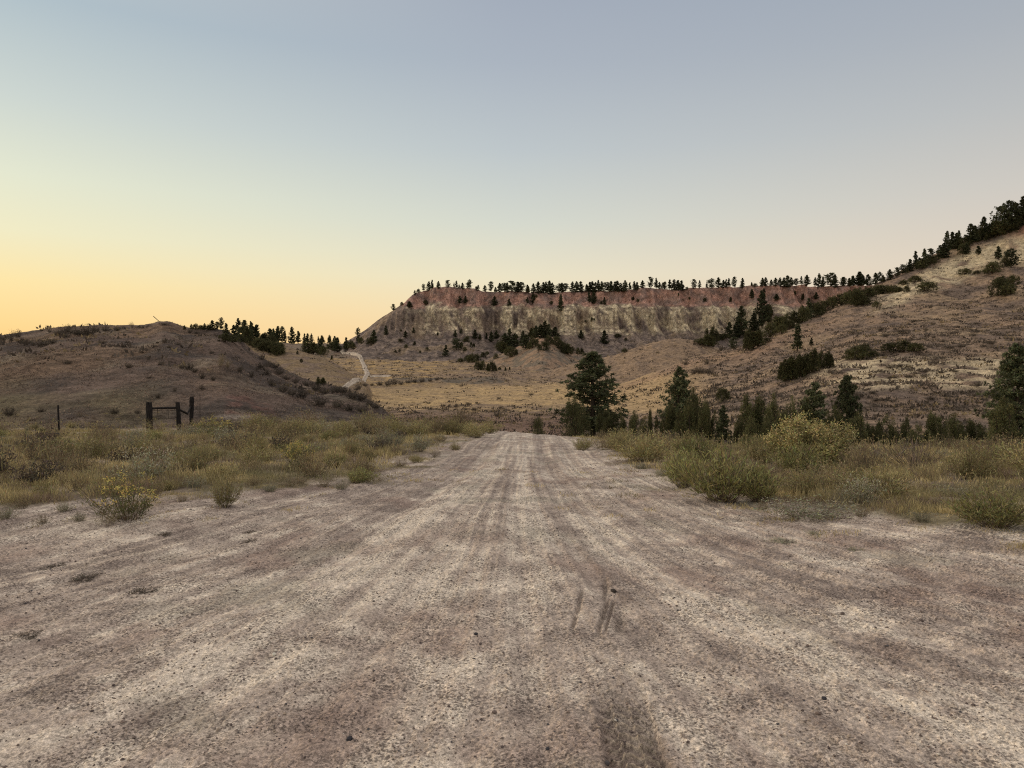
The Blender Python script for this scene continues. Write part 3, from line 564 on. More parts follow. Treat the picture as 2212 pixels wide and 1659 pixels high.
spur5 = [(650,1140,1240,'b',180),(610,1060,1180,'b',140),(700,1060,1150,'b',140),(790,1190,1255,'b',66),(780,1040,1130,'b',130),(860,1030,1110,'b',130),(940,1040,1110,'b',120),(1000,1060,1105,'b',90),(1250,1000,1092,'b',180),(1160,950,1008,'b',150),(1050,990,1030,'b',90),(1080,1040,1105,'b',60),(1960,970,1140,'b',200),(2040,1010,1140,'b',150),(2110,940,1030,'b',110),(2000,940,1030,'b',120),(2090,680,865,'o',150),(2040,760,860,'b',90),(1910,810,925,'b',150),(1850,880,915,'b',100),(1770,660,755,'s',50),(1965,660,790,'s',60),(1640,880,930,'b',130),(1760,900,930,'b',80)]
ridge5 = [(915,895,985,'p',60),(985,875,960,'o'),(1040,845,935,'o',70),(1080,870,925,'b'),(1110,795,905,'p'),(1165,715,870,'s',44),(1200,780,870,'p',60),(1250,690,870,'p',60),(1230,800,880,'b',120),(1310,690,820,'o',70),(1300,780,850,'b',110),(1340,760,830,'b',90),(1400,660,770,'p',80),(1440,640,775,'p',90),(1470,520,700,'p',60),(1520,530,690,'p',80),(1560,540,690,'p',70),(1585,515,680,'p',60),(1640,560,670,'b',120),(1620,640,740,'b',100),(1660,640,740,'p',60),(1700,450,630,'p',100),(1740,470,620,'p',80),(1790,460,610,'b',120),(1825,380,600,'p',90),(1860,440,590,'b',140),(1930,400,570,'m',150),(1990,270,540,'o',160),(2010,400,540,'b',160),(2070,220,500,'o',150),(2100,340,510,'b',150),(2130,240,480,'o',110),(2160,330,470,'m',130),(2200,180,450,'p',110),(2230,260,430,'m',130),(2260,160,420,'p',120)]
far1 = [(1460,265,298,'j'),(1515,255,300,'p'),(1550,255,300,'b',50),(1590,268,302,'b',50),(1620,250,300,'p'),(1650,262,305,'b',60),(1680,225,300,'p',50),(1720,235,300,'o'),(1750,200,300,'o',44),(1790,245,370,'p',56),(1850,260,350,'p'),(1885,205,340,'p',60),(1935,220,380,'p',90),(1960,270,400,'m',80),(1985,230,370,'s',30),(2030,255,360,'o',52),(1780,330,395,'b',80),(1840,335,400,'b',90),(1905,340,395,'b',80),(2050,360,430,'b',90),(2095,325,400,'m',70),(2140,290,400,'p'),(2165,290,360,'p'),(2195,275,345,'p'),(2130,380,460,'b',90),(2180,400,485,'b',90),(2010,345,420,'b',90),(2150,340,430,'b',90),(2205,390,470,'b',80)]
CR = {'rim': [(rim3, C3), (rim4, C4), (rim5, C5)], 'face': [(face3, C3), (face4, C4)], 'grove': [(grove, C3)], 'slope': [(slope3, C3)],
      'far': [(far2, C2), (far1, ((0., .2728), 630.8))], 'spur': [(spur, C4), (spur5, C5)], 'clump': [(clump, C4)], 'ridge': [(ridge5, C5)]}
for key, L_ in CR.items():
    for T, (gx_, gy_) in L_:
        if key == 'rim': T = [(t[0]+RG.normal()*3, t[1]-5-9*RG.random(), t[2]+9)+tuple(t[3:]) for t in T]
        if key == 'ridge': T = [(t[0], t[1]-14, t[2]+6, t[3], (t[4] if len(t) > 4 else (t[2]-t[1])*.62)*1.25) for t in T]
        if key in ('spur', 'far', 'clump'): T = [(t[0], t[1]-(12 if t[3] in 'bm' else 5), t[2]+5, t[3], (t[4] if len(t) > 4 else (t[2]-t[1])*(.8 if t[3] == 'b' else .55))*(1.35 if t[3] in 'bmj' else 1.15)) for t in T]
        if key == 'grove': T = [(t[0], t[1]-18, t[2]+6, t[3], (t[4] if len(t) > 4 else (t[2]-t[1])*.85)*1.3) for t in T]
        grp(key, plant_group(T, gx_, gy_, key, ''))
mound = plant_group([(330,160,235,'b',190),(250,200,330,'b',100),(420,200,300,'b',150),(580,100,240,'b',90)][:0], (0, 1), 0, '', '')
GTXT = {'rim': ('on the mesa rim', 'trees lined up along the mesa rim'), 'face': ('on the banded cliff face', 'trees scattered on the cliff face'),
        'grove': ('in the dark grove over the red spur', 'trees of the grove below the cliff'), 'slope': ('on the slopes below the cliff', 'trees on the lower mesa slope'),
        'far': ('on the low ridge behind the left hill', 'trees on the ridge behind the left hill'), 'spur': ('along the right hill\'s side and spur', 'trees along the spur of the right hill'),
        'clump': ('in the dark clump midway up the right hill', 'juniper clump on the right hill'), 'ridge': ('on the skyline of the right hill', 'trees on the skyline ridge at right'),
        'near': ('behind the grass right of the road', 'trees behind the grass right of the road')}
# --- nearer trees along the right of the road
C6, C7 = ((1151.9, .248), 713.), ((1590.8, .2807), 685.7)
near6 = [(340,530,790,'b',200),(515,160,800,'p',440),(420,600,800,'b',200),(640,660,830,'m',150),(700,700,800,'j'),(770,700,800,'m',100),(880,660,810,'m',110),(960,730,800,'b',100),(1020,655,800,'j',60),(1075,690,800,'j',60),(1270,290,790,'p',290),(1210,600,830,'m',170),(1400,430,870,'m',200),(1350,540,860,'m',220),(1500,550,870,'m',170),(1580,650,850,'m',120),(1655,640,890,'s',120),(1850,515,910,'j',190),(1790,700,900,'m',130),(1975,530,940,'j',210),(2100,470,930,'j',220),(2180,650,930,'m',200),(40,735,855,'b',110)]
near7 = [(600,475,850,'p',240),(430,545,800,'m',110),(540,560,840,'m',200),(370,680,890,'m',110),(850,420,960,'p',210),(760,630,890,'m',170),(940,680,960,'m',190),(870,750,960,'b',240),(1010,780,970,'m',120),(1150,710,940,'m',160),(1310,740,940,'j',90),(1240,850,940,'m',130),(1500,690,1010,'m',190),(1400,800,950,'m',170),(1060,800,960,'b',160),(1340,830,960,'b',150),(1600,840,980,'b',150),(700,760,930,'b',200),(260,760,900,'b',200),(110,720,900,'b',180),(1740,820,970,'b',130),(1960,850,985,'b',130),(1670,700,960,'m',180),(1800,750,990,'m',180),(1890,830,970,'m',120),(2160,170,1050,'p',360),(2050,560,1040,'m',200)]
for T, (gx_, gy_) in ((near6, C6), (near7, C7)):
    for t in T:
        k = gx_[1]; base = gy_+t[2]*k
        Yb = np.interp(gx_[0]+t[0]*k, [1250,1330,1480,1650,2300], [46,42,34,29,27])+{'p': 2.5, 'm': .5, 'j': 1., 's': 0., 'b': 0.}[t[3]] if t[2] != 855 else 47.
        if t[0] == 515: Yb = 56.
        if t[0] == 1270: Yb = 41.
        if t[0] == 340 or t[0] == 420 : Yb = 53.
        if t[0] in (2160, 2050): Yb = 23.
        Yb += RG.random()*2
        grp('near', [add_tree(gx_[0]+t[0]*k, gy_+t[1]*k, base, t[3], t[4]*k*(1.15 if t[3] in 'mjb' else 1.3) if len(t) > 4 else None, 0, Yb)+(t[3],)])
hl = [(1650,485,632,'b',140)]
for T, (gx_, gy_) in ((hl, C6), ([(930,190,325,'b',210),(990,185,300,'b',120),(1060,250,305,'b',110),(1190,180,270,'b',150),(1280,165,268,'b',170),(1370,180,262,'b',150)], C7)):
    grp('spur', plant_group(T, gx_, gy_, '', '', 1))
label_groups()
n_t = sum(len(v) for v in GROUPS.values()); print('trees', n_t, {k: len(v) for k, v in GROUPS.items()})

# ------------------------------------------------------------------ shrubs
M_stem = M_twig
BT = {  # stems, leaves per stem, spread, leaf length, leaf width, leaf colour, flower share, flower colour, upright
 'rabbit': (130, 20, .62, .10, .013, (.30,.26,.125), .0, None, .5),
 'flower': (110, 14, .60, .09, .012, (.16,.165,.07), .5, (.58,.47,.17), .55),
 'sage':   (90, 20, .75, .075, .022, (.29,.275,.195), .0, None, .35),
 'grease': (110, 13, .75, .08, .014, (.24,.19,.115), .0, None, .3),
 'dark':   (70, 18, .85, .10, .035, (.095,.078,.062), .0, None, .25),
 'green':  (170, 12, .50, .11, .016, (.235,.225,.095), .10, (.50,.48,.20), 1.2),
 'gold':   (130, 56, .66, .062, .026, (.30,.265,.125), .5, (.47,.40,.19), .7),
 'dead':   (120, 5, .70, .08, .007, (.24,.18,.13), .0, None, .4),
 'weed':   (60, 10, .55, .07, .010, (.28,.24,.12), .25, (.60,.50,.24), .9)}
BM = {}
def bush_mesh(k, i):
    if (k, i) in BM: return BM[k, i]
    ns, nl, sp, ll, lw, lc, ff, fc, up = BT[k]
    st, lv, fl_, tw = [], [], [], []
    a_ = RG.random(ns)*2*pi; r_ = np.sqrt(RG.random(ns)); lobz = 1+(.22 if k in ('gold','rabbit','grease') else .1)*np.sin(a_*3+RG.random()*6)*r_; lean = np.array([RG.normal()*.1, RG.normal()*.1])
    lob = 1+.35*np.sin(a_*2+RG.random()*6)*RG.random()+.2*np.sin(a_*3+RG.random()*6)
    H_ = (1-.45*r_**2)*(.65+.4*RG.random(ns))*lobz; T_ = np.stack([np.cos(a_)*r_*sp*lob+lean[0], np.sin(a_)*r_*sp*lob+lean[1], H_], 1)
    B_ = np.stack([np.cos(a_)*r_*.12, np.sin(a_)*r_*.12, np.full(ns, -.05)], 1)
    ctrl = B_*.4+T_*.6; ctrl[:, 2] = T_[:, 2]*(.35+.1*up)
    def pt(t): t = t[..., None] if np.ndim(t) else t; return (1-t)**2*B_+2*t*(1-t)*ctrl+t*t*T_
    ts = np.linspace(0, 1, 5); ps = [pt(t) for t in ts]
    for q0, q1 in zip(ps[:-1], ps[1:]): st.append(leaves(q0, q1-q0, np.linalg.norm(q1-q0, axis=1)*1.08, .010 if k != 'dead' else .012, jit((.16,.125,.09), ns, .3)))
    for j in range(nl):
        t = (.25+.78*RG.random(ns)) if k not in ('weed',) else (.4+.62*RG.random(ns))
        c_ = pt(t)+RG.normal(size=(ns, 3))*(.035 if k != 'gold' else .06)
        d_ = nrm_(pt(np.minimum(t+.1, 1.1))-pt(t))*up+RG.normal(size=(ns, 3))*.6+np.array([0, 0, .3])
        lv.append(leaves(c_, d_, ll*(.6+.8*RG.random(ns)), lw*(.6+.8*RG.random(ns)), jit(lc, ns, .3)*(.78+.35*t[:, None])))  # inner shade painted into leaf colour: darker low on stem, lighter at tip
    out_ = [('stems', join(st)), ('foliage', join(lv))]
    if ff:
        pick_ = RG.random(ns) < ff
        if k != 'green': pick_ &= (H_ > .5) | (RG.random(ns) < .4)
        tp = T_[pick_]; m_ = len(tp)
        if m_ and k in ('flower', 'gold'):
            nn = 14 if k != 'gold' else 46; c_ = np.repeat(tp, nn, 0)+RG.normal(size=(m_*nn, 3))*(.032 if k != 'gold' else .05)
            d_ = RG.normal(size=(m_*nn, 3))+np.array([0, 0, .8]); out_.append(('flowers' if k != 'gold' else 'yellow_leaves', join([leaves(c_, d_, .035*(.6+.8*RG.random(m_*nn)), .022, jit(fc, m_*nn, .3))])))
    rad = np.percentile(np.hypot(T_[:, 0], T_[:, 1]), 92); top_ = float(np.percentile(T_[:, 2], 97))+.04
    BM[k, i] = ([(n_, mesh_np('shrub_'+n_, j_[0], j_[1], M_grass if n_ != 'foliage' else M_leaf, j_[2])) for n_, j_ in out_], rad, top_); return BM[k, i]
NB = {}; VG = []
KN_ = {'rabbit': 'rabbitbrush', 'sage': 'sagebrush', 'grease': 'greasewood', 'green': 'green_shrub', 'dark': 'scrub_bush', 'dead': 'dead_shrub', 'flower': 'flowering_shrub', 'gold': 'golden_shrub', 'weed': 'tall_weed'}
def add_bush(x, y, h, w, k, label=None, cat='bush', group=None, name=None):
    name = name or KN_[k]
    NB[k] = NB.get(k, 0)+1; parts, rad, top_ = bush_mesh(k, NB[k] % (4 if k in ('rabbit', 'sage', 'grease', 'dark') else 2))
    e = bpy.data.objects.new(name, None); col.objects.link(e); e.empty_display_size = .2
    e.location = (x, y, H1(x, y, True)-.01); sxy = w/2/rad; e.scale = (sxy, sxy, h/top_); e.rotation_euler = (0, 0, RG.random()*2*pi)
    for n_, me in parts:
        p_ = link(n_, me, e)
        if n_ == 'flowers': p_['kind'] = 'stuff'
    e['label'] = label or 'shrub'; e['category'] = cat
    if group: e['group'] = group
    return e
def bush_px(px, top, base, wpx, k, label=None, **kw):
    x, y = hit(px, base)
    if y < 46: VG.append((x, y))
    return add_bush(x, y, max((base-top)*y/F, .12), wpx*y/F, k, label, **kw)
# the ones that stand out
G = 'flowering bushes beside the road'
bush_px(273, 1018, 1122, 165, 'flower', 'big sprawling bush with yellow blooms at the left road edge, nearest the camera')
bush_px(205, 1008, 1095, 70, 'weed', 'thin pale-topped weed leaning at the left of the big yellow-blooming bush')
bush_px(228, 1090, 1137, 70, 'weed', 'pale stalky dead weed in front of the big yellow-blooming bush', name='dead_weed')
bush_px(486, 1028, 1096, 80, 'rabbit', 'lone olive bush with reddish base on bare dirt left of the road')
bush_px(657, 958, 1022, 95, 'flower', 'rounded bush with a flat yellow flower crown in the left grass')
bush_px(770, 1012, 1046, 80, 'green', 'small dark green clump where the left grass meets the dirt road')
bush_px(640, 1030, 1052, 130, 'grease', 'low dark weedy mat below the yellow-crowned bush')
bush_px(672, 878, 935, 110, 'grease', 'large twiggy olive bush at the foot of the left hill')
bush_px(448, 900, 945, 95, 'flower', 'yellow flowering bush just right of the wooden gate posts')
bush_px(345, 900, 935, 60, 'weed', 'yellowish weeds growing under the gate rail', name='weed_clump')
bush_px(120, 945, 1010, 110, 'grease', 'dark tangled bush in front of the lone thin fence post')
bush_px(75, 990, 1050, 130, 'dark', 'dark purple-brown bush at the left frame edge, beside the road grass')
bush_px(560, 925, 985, 70, 'rabbit', 'upright olive bush midway between the gate and the yellow-crowned bush')
bush_px(1560, 965, 1085, 190, 'green', 'tall bright green leafy clump at the right road edge')
bush_px(1480, 975, 1055, 110, 'green', 'shorter green clump just left of the tall bright green one')
bush_px(1640, 1000, 1085, 120, 'green', 'dusky green clump just right of the tall bright green one')
bush_px(1748, 908, 1022, 200, 'gold', 'big round bush with pale gold leaves in front of the junipers')
bush_px(1650, 945, 1005, 120, 'rabbit', 'straw-green bush hugging the left side of the pale gold bush')
bush_px(1975, 948, 1015, 175, 'dead', 'large grey-brown bare thicket right of the pale gold bush', name='dead_shrub')
bush_px(1875, 965, 1015, 90, 'dead', 'twisted bare bush between the pale gold bush and the grey thicket', name='dead_shrub')
bush_px(1638, 908, 945, 60, 'dead', 'pale bare twigs in front of the upright junipers', name='dead_shrub')
bush_px(1500, 930, 985, 100, 'rabbit', 'rounded pale-topped bush below the slim pine at right')
bush_px(1900, 1010, 1075, 190, 'rabbit', 'wide olive bush in the right grass below the grey thicket')
bush_px(2150, 1060, 1140, 200, 'green', 'low green bush at the right frame edge, beside the bare dirt')
bush_px(1740, 1070, 1118, 230, 'sage', 'grey-green prostrate mat where the right grass meets the dirt')
bush_px(2100, 960, 1040, 150, 'rabbit', 'tall olive bush beneath the big pine at the right edge')
bush_px(2195, 930, 1010, 110, 'grease', 'brown spreading bush against the right frame edge under the pine')
bush_px(1158, 893, 926, 40, 'dark', 'dark little bush at the far end of the near dirt road')
bush_px(1390, 935, 1000, 150, 'rabbit', 'first broad olive bush right of the road below the trees')
bush_px(1330, 925, 965, 110, 'rabbit', 'straw-tipped bush beside the road in front of the tall pine')
rowpos = []
for px, by, hh, ww, k in [(12,1122,34,60,'sage'),(48,1098,40,70,'grease'),(95,1128,16,50,'grease'),(96,1080,40,66,'rabbit'),(140,1108,22,40,'sage'),(165,1068,34,60,'grease'),(170,1132,12,36,'sage'),(330,1078,34,50,'grease'),(362,1062,30,56,'rabbit'),(395,1085,16,40,'grease'),(420,1058,30,52,'sage'),(545,1056,26,48,'grease'),(585,1062,18,44,'sage'),(700,1052,22,56,'grease'),(735,1060,12,40,'sage'),(860,1012,18,40,'grease'),(900,1000,20,44,'rabbit'),(940,988,16,36,'grease'),(985,972,18,36,'rabbit'),(1385,1014,14,44,'sage'),(1425,1030,12,40,'sage'),(1650,1100,16,50,'grease'),(1860,1118,14,44,'grease'),(1990,1132,18,60,'sage')]:
    rowpos.append((px, bush_px(px, by-hh, by, ww, k)))
for i, (p_, e) in enumerate(sorted(rowpos, key=lambda r: r[0])): e['label'] = f'small straggling bush on the bare dirt edge, {ordinal(i+1)} from the left'; e['group'] = 'small bushes straggling onto the bare dirt'
rowpos = []
for i in range(26):
    px = 560+i*19.5+RG.normal()*6; base = 948-14*abs(RG.normal())*.6-(6 if i % 2 else 0); h_ = 30+16*RG.random()
    rowpos.append((px, bush_px(px, base-h_, base, h_*(1.7+.6*RG.random()), ['rabbit', 'rabbit', 'grease'][i % 3])))
for i, (p_, e) in enumerate(sorted(rowpos, key=lambda r: r[0])): e['label'] = f'olive brush in the back row of the left verge, {ordinal(i+1)} from its left end'; e['group'] = 'back row of brush along the left verge'
rowpos = []
for i in range(24):
    px = 1265+i*34+RG.normal()*8; base = 962+.034*(px-1265)+RG.random()*16; h_ = (26+20*RG.random())*(1 if px < 1480 else .62)
    rowpos.append((px, bush_px(px, base-h_, base, h_*(1.6+.6*RG.random()), ['rabbit', 'grease', 'rabbit', 'sage'][i % 4])))
for i, (p_, e) in enumerate(sorted(rowpos, key=lambda r: r[0])): e['label'] = f'brush bush in front of the right juniper row, {ordinal(i+1)} from its left end'; e['group'] = 'brush in front of the right juniper row'
# rows of similar bushes in the verges
def far_enough(x, y, d): return all((x-a)**2+(y-b_)**2 > d*d for a, b_ in VG)
def verge(n, x0, x1, y0, y1, side):
    made, tries = [], 0
    while len(made) < n and tries < 4000:
        tries += 1; px = x0+(x1-x0)*RG.random(); Y = math.exp(math.log(y0)+(math.log(y1)-math.log(y0))*RG.random()); x = (px-CX)/F*Y
        if roadness(np.array([x]), np.array([Y]))[0] > .12 or (-19 < x < -13 and 26 < Y < 40) or (x < 0 and Y > 36) or not far_enough(x, Y, .6+Y*.02): continue
        VG.append((x, Y)); k = ['rabbit', 'rabbit', 'grease', 'sage', 'grease', 'grease', 'dark', 'dead', 'green'][RG.integers(0, 9)]
        h = (.22+.38*RG.random()**1.5)*(1 if Y > 10 else .7); w = h*(1.5+.9*RG.random())
        e = add_bush(x, Y, h, w, k); made.append((px, k, e))
    nmk = {'dark': 'dark purple-brown bush', 'dead': 'bare grey-brown bush', 'rabbit': 'olive bush', 'grease': 'brown twiggy bush', 'sage': 'grey-green sagebrush', 'green': 'green leafy clump'}; cnt = {}
    for px, k, e in sorted(made, key=lambda r: r[0]):
        cnt[k] = cnt.get(k, 0)+1; e['label'] = f'{nmk[k]} in the grass {side} of the road, {ordinal(cnt[k])} such from the left'; e['group'] = f'bushes in the grass {side} of the road'
VG += [(x_+dx, y_-.8) for x_, y_ in [hit(1748, 1022)] for dx in (-.7, 0, .7)]
verge(150, -150, 1075, 7.8, 40, 'left'); verge(105, 1260, 2400, 8.2, 30, 'right')
# shrubs on the slopes and in the valley
def slope_shrubs(T, gx_, gy_, place, gname):
    made = []
    for t in T:
        k_ = gx_[1]; made.append((gx_[0]+t[0]*k_, bush_px(gx_[0]+t[0]*k_, gy_+t[1]*k_, gy_+t[2]*k_, (t[3] if len(t) > 3 else (t[2]-t[1])*1.6)*k_, t[4] if len(t) > 4 else 'dark')))
    for i, (p_, e) in enumerate(sorted(made, key=lambda r: r[0])):
        e['label'] = f'dark scrubby bush {place}, {ordinal(i+1)} from the left'; e['group'] = gname
slope_shrubs([(20,350,385,90),(90,300,400,60),(140,290,360,80),(180,360,410,120),(330,290,315),(395,288,325),(450,300,345,80),(530,258,335,140),(490,300,350,100),(600,290,340,90),(700,252,350,150),(640,300,350,110),(760,270,320,90),(840,262,315,110),(930,265,310,80),(1045,232,285,50,'dead'),(330,370,430,180),(210,388,425,120),(420,360,410,120),(520,320,365,90),(1100,268,285,40),(1310,245,262,120),(1500,290,330,60),(1560,300,330,70)], (0., .2728), 630.8, 'along the left hill crest', 'shrubs on the left hill crest')
slope_shrubs([(540,535,575,90),(1025,560,605,80),(1270,540,578,90),(1440,570,612,70),(1500,565,625,100),(1540,600,640,70),(820,385,412,90),(1180,670,695,70),(1600,640,700,60),(1690,670,710,50),(60,905,985,170),(320,930,965,90),(900,920,975,110),(1090,940,975,70),(640,950,1000,110,'dead'),(740,985,1010,70,'dead'),(1380,760,800,60),(1250,800,850,60),(1600,740,780,60),(1800,540,600,60,'grease'),(1760,470,560,70,'grease'),(1740,520,590,60,'grease'),(1900,580,640,60),(1990,620,680,60),(2060,560,620,90),(2120,600,660,90),(2180,560,610,80),(1420,400,425,60),(1230,420,440,60),(1340,420,445,60),(1680,470,495,60)], (0., .2728), 630.8, 'on the left hill face', 'shrubs on the left hill face')
slope_shrubs([(60,690,740,90),(120,750,800,80),(200,800,860,120),(260,850,900,110),(330,880,930,110),(420,900,950,120),(500,920,990,130),(560,950,1010,130),(640,930,1000,140),(700,940,1010,130),(780,970,1050,150),(850,990,1060,150),(920,1040,1110,130),(960,1080,1130,100),(380,960,1050,150),(520,1020,1110,170),(650,1040,1120,170),(760,1080,1150,170),(860,1090,1150,150),(300,960,1030,100),(140,880,950,100),(230,920,1000,110)], (548.5, .2728), 576., 'down the nose of the left hill', 'shrubs down the nose of the left hill')
slope_shrubs([(830,925,975,70),(880,920,950,60),(940,920,945,60),(1000,905,945,70),(1060,900,945,80),(1110,890,940,90),(1160,900,935,80),(1220,895,925,70),(1270,890,920,70),(1330,880,915,70),(1390,880,910,60),(1450,875,900,50),(810,960,980,60),(1940,1028,1050,40),(1490,1085,1110,60),(1540,1095,1115,60),(1600,1090,1115,70),(1700,1070,1095,70),(1760,1065,1085,40),(1680,1115,1135,60),(1740,1115,1140,80),(1950,1105,1130,50),(1920,1140,1190,110),(1385,1072,1085,50),(1250,1090,1100,50),(1290,985,995,40),(2190,995,1020,60)], (548.5, .2728), 576., 'in the open valley floor', 'shrubs on the valley floor')
slope_shrubs([(790,870,935,150),(860,880,930,120),(730,890,940,80),(970,670,735,70),(660,810,860,60),(850,800,850,60),(1130,970,990,40),(1290,920,940,50),(1300,880,900,60),(1150,800,820,60),(1440,900,930,60)], (1316.5, .2480), 576., 'low on the right hillside', 'shrubs low on the right hillside')
slope_shrubs([(1180,360,400,120),(1260,365,395,130),(1120,395,420,90),(1440,395,425,120),(1580,400,430,140),(1680,400,420,90),(1500,600,640,100),(1080,625,650,100),(1250,520,545,60),(1200,440,470,120),(1330,435,465,110),(1450,440,465,90),(920,590,620,70),(1050,560,590,80),(1340,680,700,60),(1640,620,650,50),(1860,500,550,110),(1940,590,620,60),(1000,505,530,60),(900,105,125,60),(1100,90,110,60),(1260,95,120,100),(1150,130,150,70),(1110,75,100,60),(1360,20,45,60),(1460,85,105,50),(1590,165,190,60),(1740,200,230,100),(1900,205,230,90),(1650,210,240,90),(1820,120,145,80),(1960,180,210,100),(1520,140,160,60),(1700,60,80,70),(1850,40,60,70)], (1590.8, .2807), 685.7, 'across the cream-patched right hillside', 'shrubs across the right hillside')

# ------------------------------------------------------------------ grass, scrub cover and gravel nobody could count
def stuff(name, me, label):
    o = link(name, me); o['kind'] = 'stuff'; o['label'] = label; return o
def scatter(n, x0, x1, y0, y1, p=1.):
    px = x0+(x1-x0)*RG.random(n); Y = np.exp(np.log(y0)+(np.log(y1)-np.log(y0))*RG.random(n)**p); return (px-CX)/F*Y, Y
X_, Y_ = scatter(120000, -250, 2450, 6.2, 58, 1.15)
rd_ = roadness(X_, Y_); den = fbm(X_*1.1, Y_*.9, 3, 201)
keep = RG.random(len(X_)) < (.10+.90*sm(-.10, .14, den))*(1-rd_)**1.6
keep &= (X_ > 0) | (RG.random(len(X_)) < 1-sm(32, 40, Y_)*sm(2, -6, X_))
ed_ = np.minimum(X_-np.interp(Y_, EL_Y, EL_X), np.interp(Y_, ER_Y, ER_X)-X_)
keep |= (ed_ > 0) & (ed_ < 2.6) & (Y_ < 14) & (fbm(X_*2.2, Y_*2.2, 2, 202) > .20+.10*ed_) & (RG.random(len(X_)) < .55)
X_, Y_, den = X_[keep], Y_[keep], den[keep]
nb = 6; tuft_h = (.07+.12*sm(-.2, .35, fbm(X_*.45, Y_*.45, 3, 203))+.05*RG.random(len(X_)))*(1-.35*sm(22, 36, Y_)*(X_ < -4))
edge_ = np.minimum(X_-np.interp(Y_, EL_Y, EL_X), np.interp(Y_, ER_Y, ER_X)-X_); tuft_h *= .30+.70*sm(.2, -1.1, edge_)
Xb, Yb_, hb = np.repeat(X_, nb), np.repeat(Y_, nb), np.repeat(tuft_h, nb); nB = len(Xb)
Xb = Xb+RG.normal(size=nB)*.05; Yb_ = Yb_+RG.normal(size=nB)*.05
zb = np.concatenate([height(a_, b_2) for a_, b_2 in zip(np.array_split(X_, 8), np.array_split(Y_, 8))]); zb = np.repeat(zb, nb)
t1 = np.repeat(fbm(X_*.35, Y_*.3, 3, 205), nb)[:, None]; t2 = np.repeat(fbm(X_*1.1, Y_*1.1, 3, 206)+.15*RG.normal(size=len(X_)), nb)[:, None]
olv, stw, brn, grn = C(.27,.225,.11), C(.50,.40,.215), C(.20,.145,.11), C(.16,.155,.09)
cg = olv+(stw-olv)*sm(.02, .35, t2)+(brn-olv)*sm(-.0, -.3, t2); cg = cg+(grn-cg)*sm(.05, .35, t1)*.6; cg = cg+(stw-cg)*sm(24, 44, Yb_)[:, None]*.45*sm(-.3, .3, t2)
far_left = (sm(15, 30, Yb_)*(Xb < 0))[:, None]; cg = cg+(C(.26,.215,.09)-cg)*far_left*.35
d_ = RG.normal(size=(nB, 3))*np.array([.42, .42, .12])+np.array([0, 0, 1.])
gv = leaves(np.stack([Xb, Yb_, zb-.01], 1), d_, hb*(.5+.8*RG.random(nB)), np.maximum(.005, Yb_*.00075), cg*(1.05+.6*RG.random((nB, 1))))
stuff('grass', mesh_np('grass', gv[0], gv[1], M_grass, gv[2]), 'dry olive and straw grass covering both road verges')
print('grass blades', nB)
# seed heads and taller stalks
X_, Y_ = scatter(2600, -250, 2450, 7.5, 34); k_ = (roadness(X_, Y_) < .08); X_, Y_ = X_[k_], Y_[k_]; zt = height(X_, Y_); n_ = len(X_)
ds = nrm_(RG.normal(size=(n_, 3))*.22+np.array([0, 0, 1.])); hs_ = (.35+.3*RG.random(n_))*sm(6, 12, Y_); wd = np.maximum(.004, Y_*.0006)
p1 = leaves(np.stack([X_, Y_, zt], 1), ds, hs_, wd, jit((.27,.22,.12), n_)); tipp = np.stack([X_, Y_, zt], 1)+ds*hs_[:, None]*.8
p2 = leaves(np.repeat(tipp, 4, 0)+RG.normal(size=(n_*4, 3))*.02, RG.normal(size=(n_*4, 3))+np.array([0, 0, 1.5]), .05, np.repeat(np.maximum(.012, Y_*.001), 4), jit((.33,.28,.15), n_*4))
jj = join([p1, p2]); stuff('tall_grass', mesh_np('tall_grass', jj[0], jj[1], M_grass, jj[2]), 'taller seed stalks rising out of the verge grass')
# scrub tufts over hills and valley
X_, Y_ = scatter(76000, -350, 2560, 50, 600, .62)
pxs = CX+F*X_/Y_; zt = height(X_, Y_, fine=False); yps = HZ-F*(zt-EYE)/Y_
dn = fbm(X_/9, Y_/14, 3, 211)+.2*RG.normal(size=len(X_)); goldz = sm(185, 215, Y_)*sm(335, 305, Y_)
lh_ = (pxs < 830) & (Y_ < 112)
k_ = (RG.random(len(X_)) < np.clip(.25+.9*dn, .05, .9)*(1-.8*goldz)*np.where(lh_ & (Y_ > 78), .12, np.where(lh_, .5, 1.))) & (yps < 960); X_, Y_, zt, dn = X_[k_], Y_[k_], zt[k_], dn[k_]; n_ = len(X_)
nn = 8; sz = np.repeat((.16+.38*RG.random(n_)**2)*(1+Y_/300), nn); cc = np.repeat(np.stack([X_, Y_, zt-.03], 1), nn, 0)
cc[:, :2] += RG.normal(size=(len(cc), 2))*sz[:, None]*.75
tone = np.repeat(np.where(RG.random((n_, 1)) < .72, C(.092,.074,.06), C(.25,.19,.11)), nn, 0)
sv_ = leaves(cc, RG.normal(size=(len(cc), 3))*.75+np.array([0, 0, .9]), sz*(.5+.7*RG.random(len(cc))), sz*.42, tone*(.75+.5*RG.random((len(cc), 1))))
m2 = 30000; X2, Y2 = scatter(m2, -120, 880, 36, 92, 1.); z2_ = height(X2, Y2, fine=False); c2 = np.repeat(np.stack([X2, Y2, z2_-.02], 1), 4, 0); c2[:, :2] += RG.normal(size=(len(c2), 2))*.10
kk = fbm(X2/4, Y2/5, 3, 214)+.12*RG.normal(size=m2) > -.12; X2, Y2, z2_ = X2[kk], Y2[kk], z2_[kk]; m2 = len(X2); c2 = c2.reshape(-1, 4, 3)[kk].reshape(-1, 3)
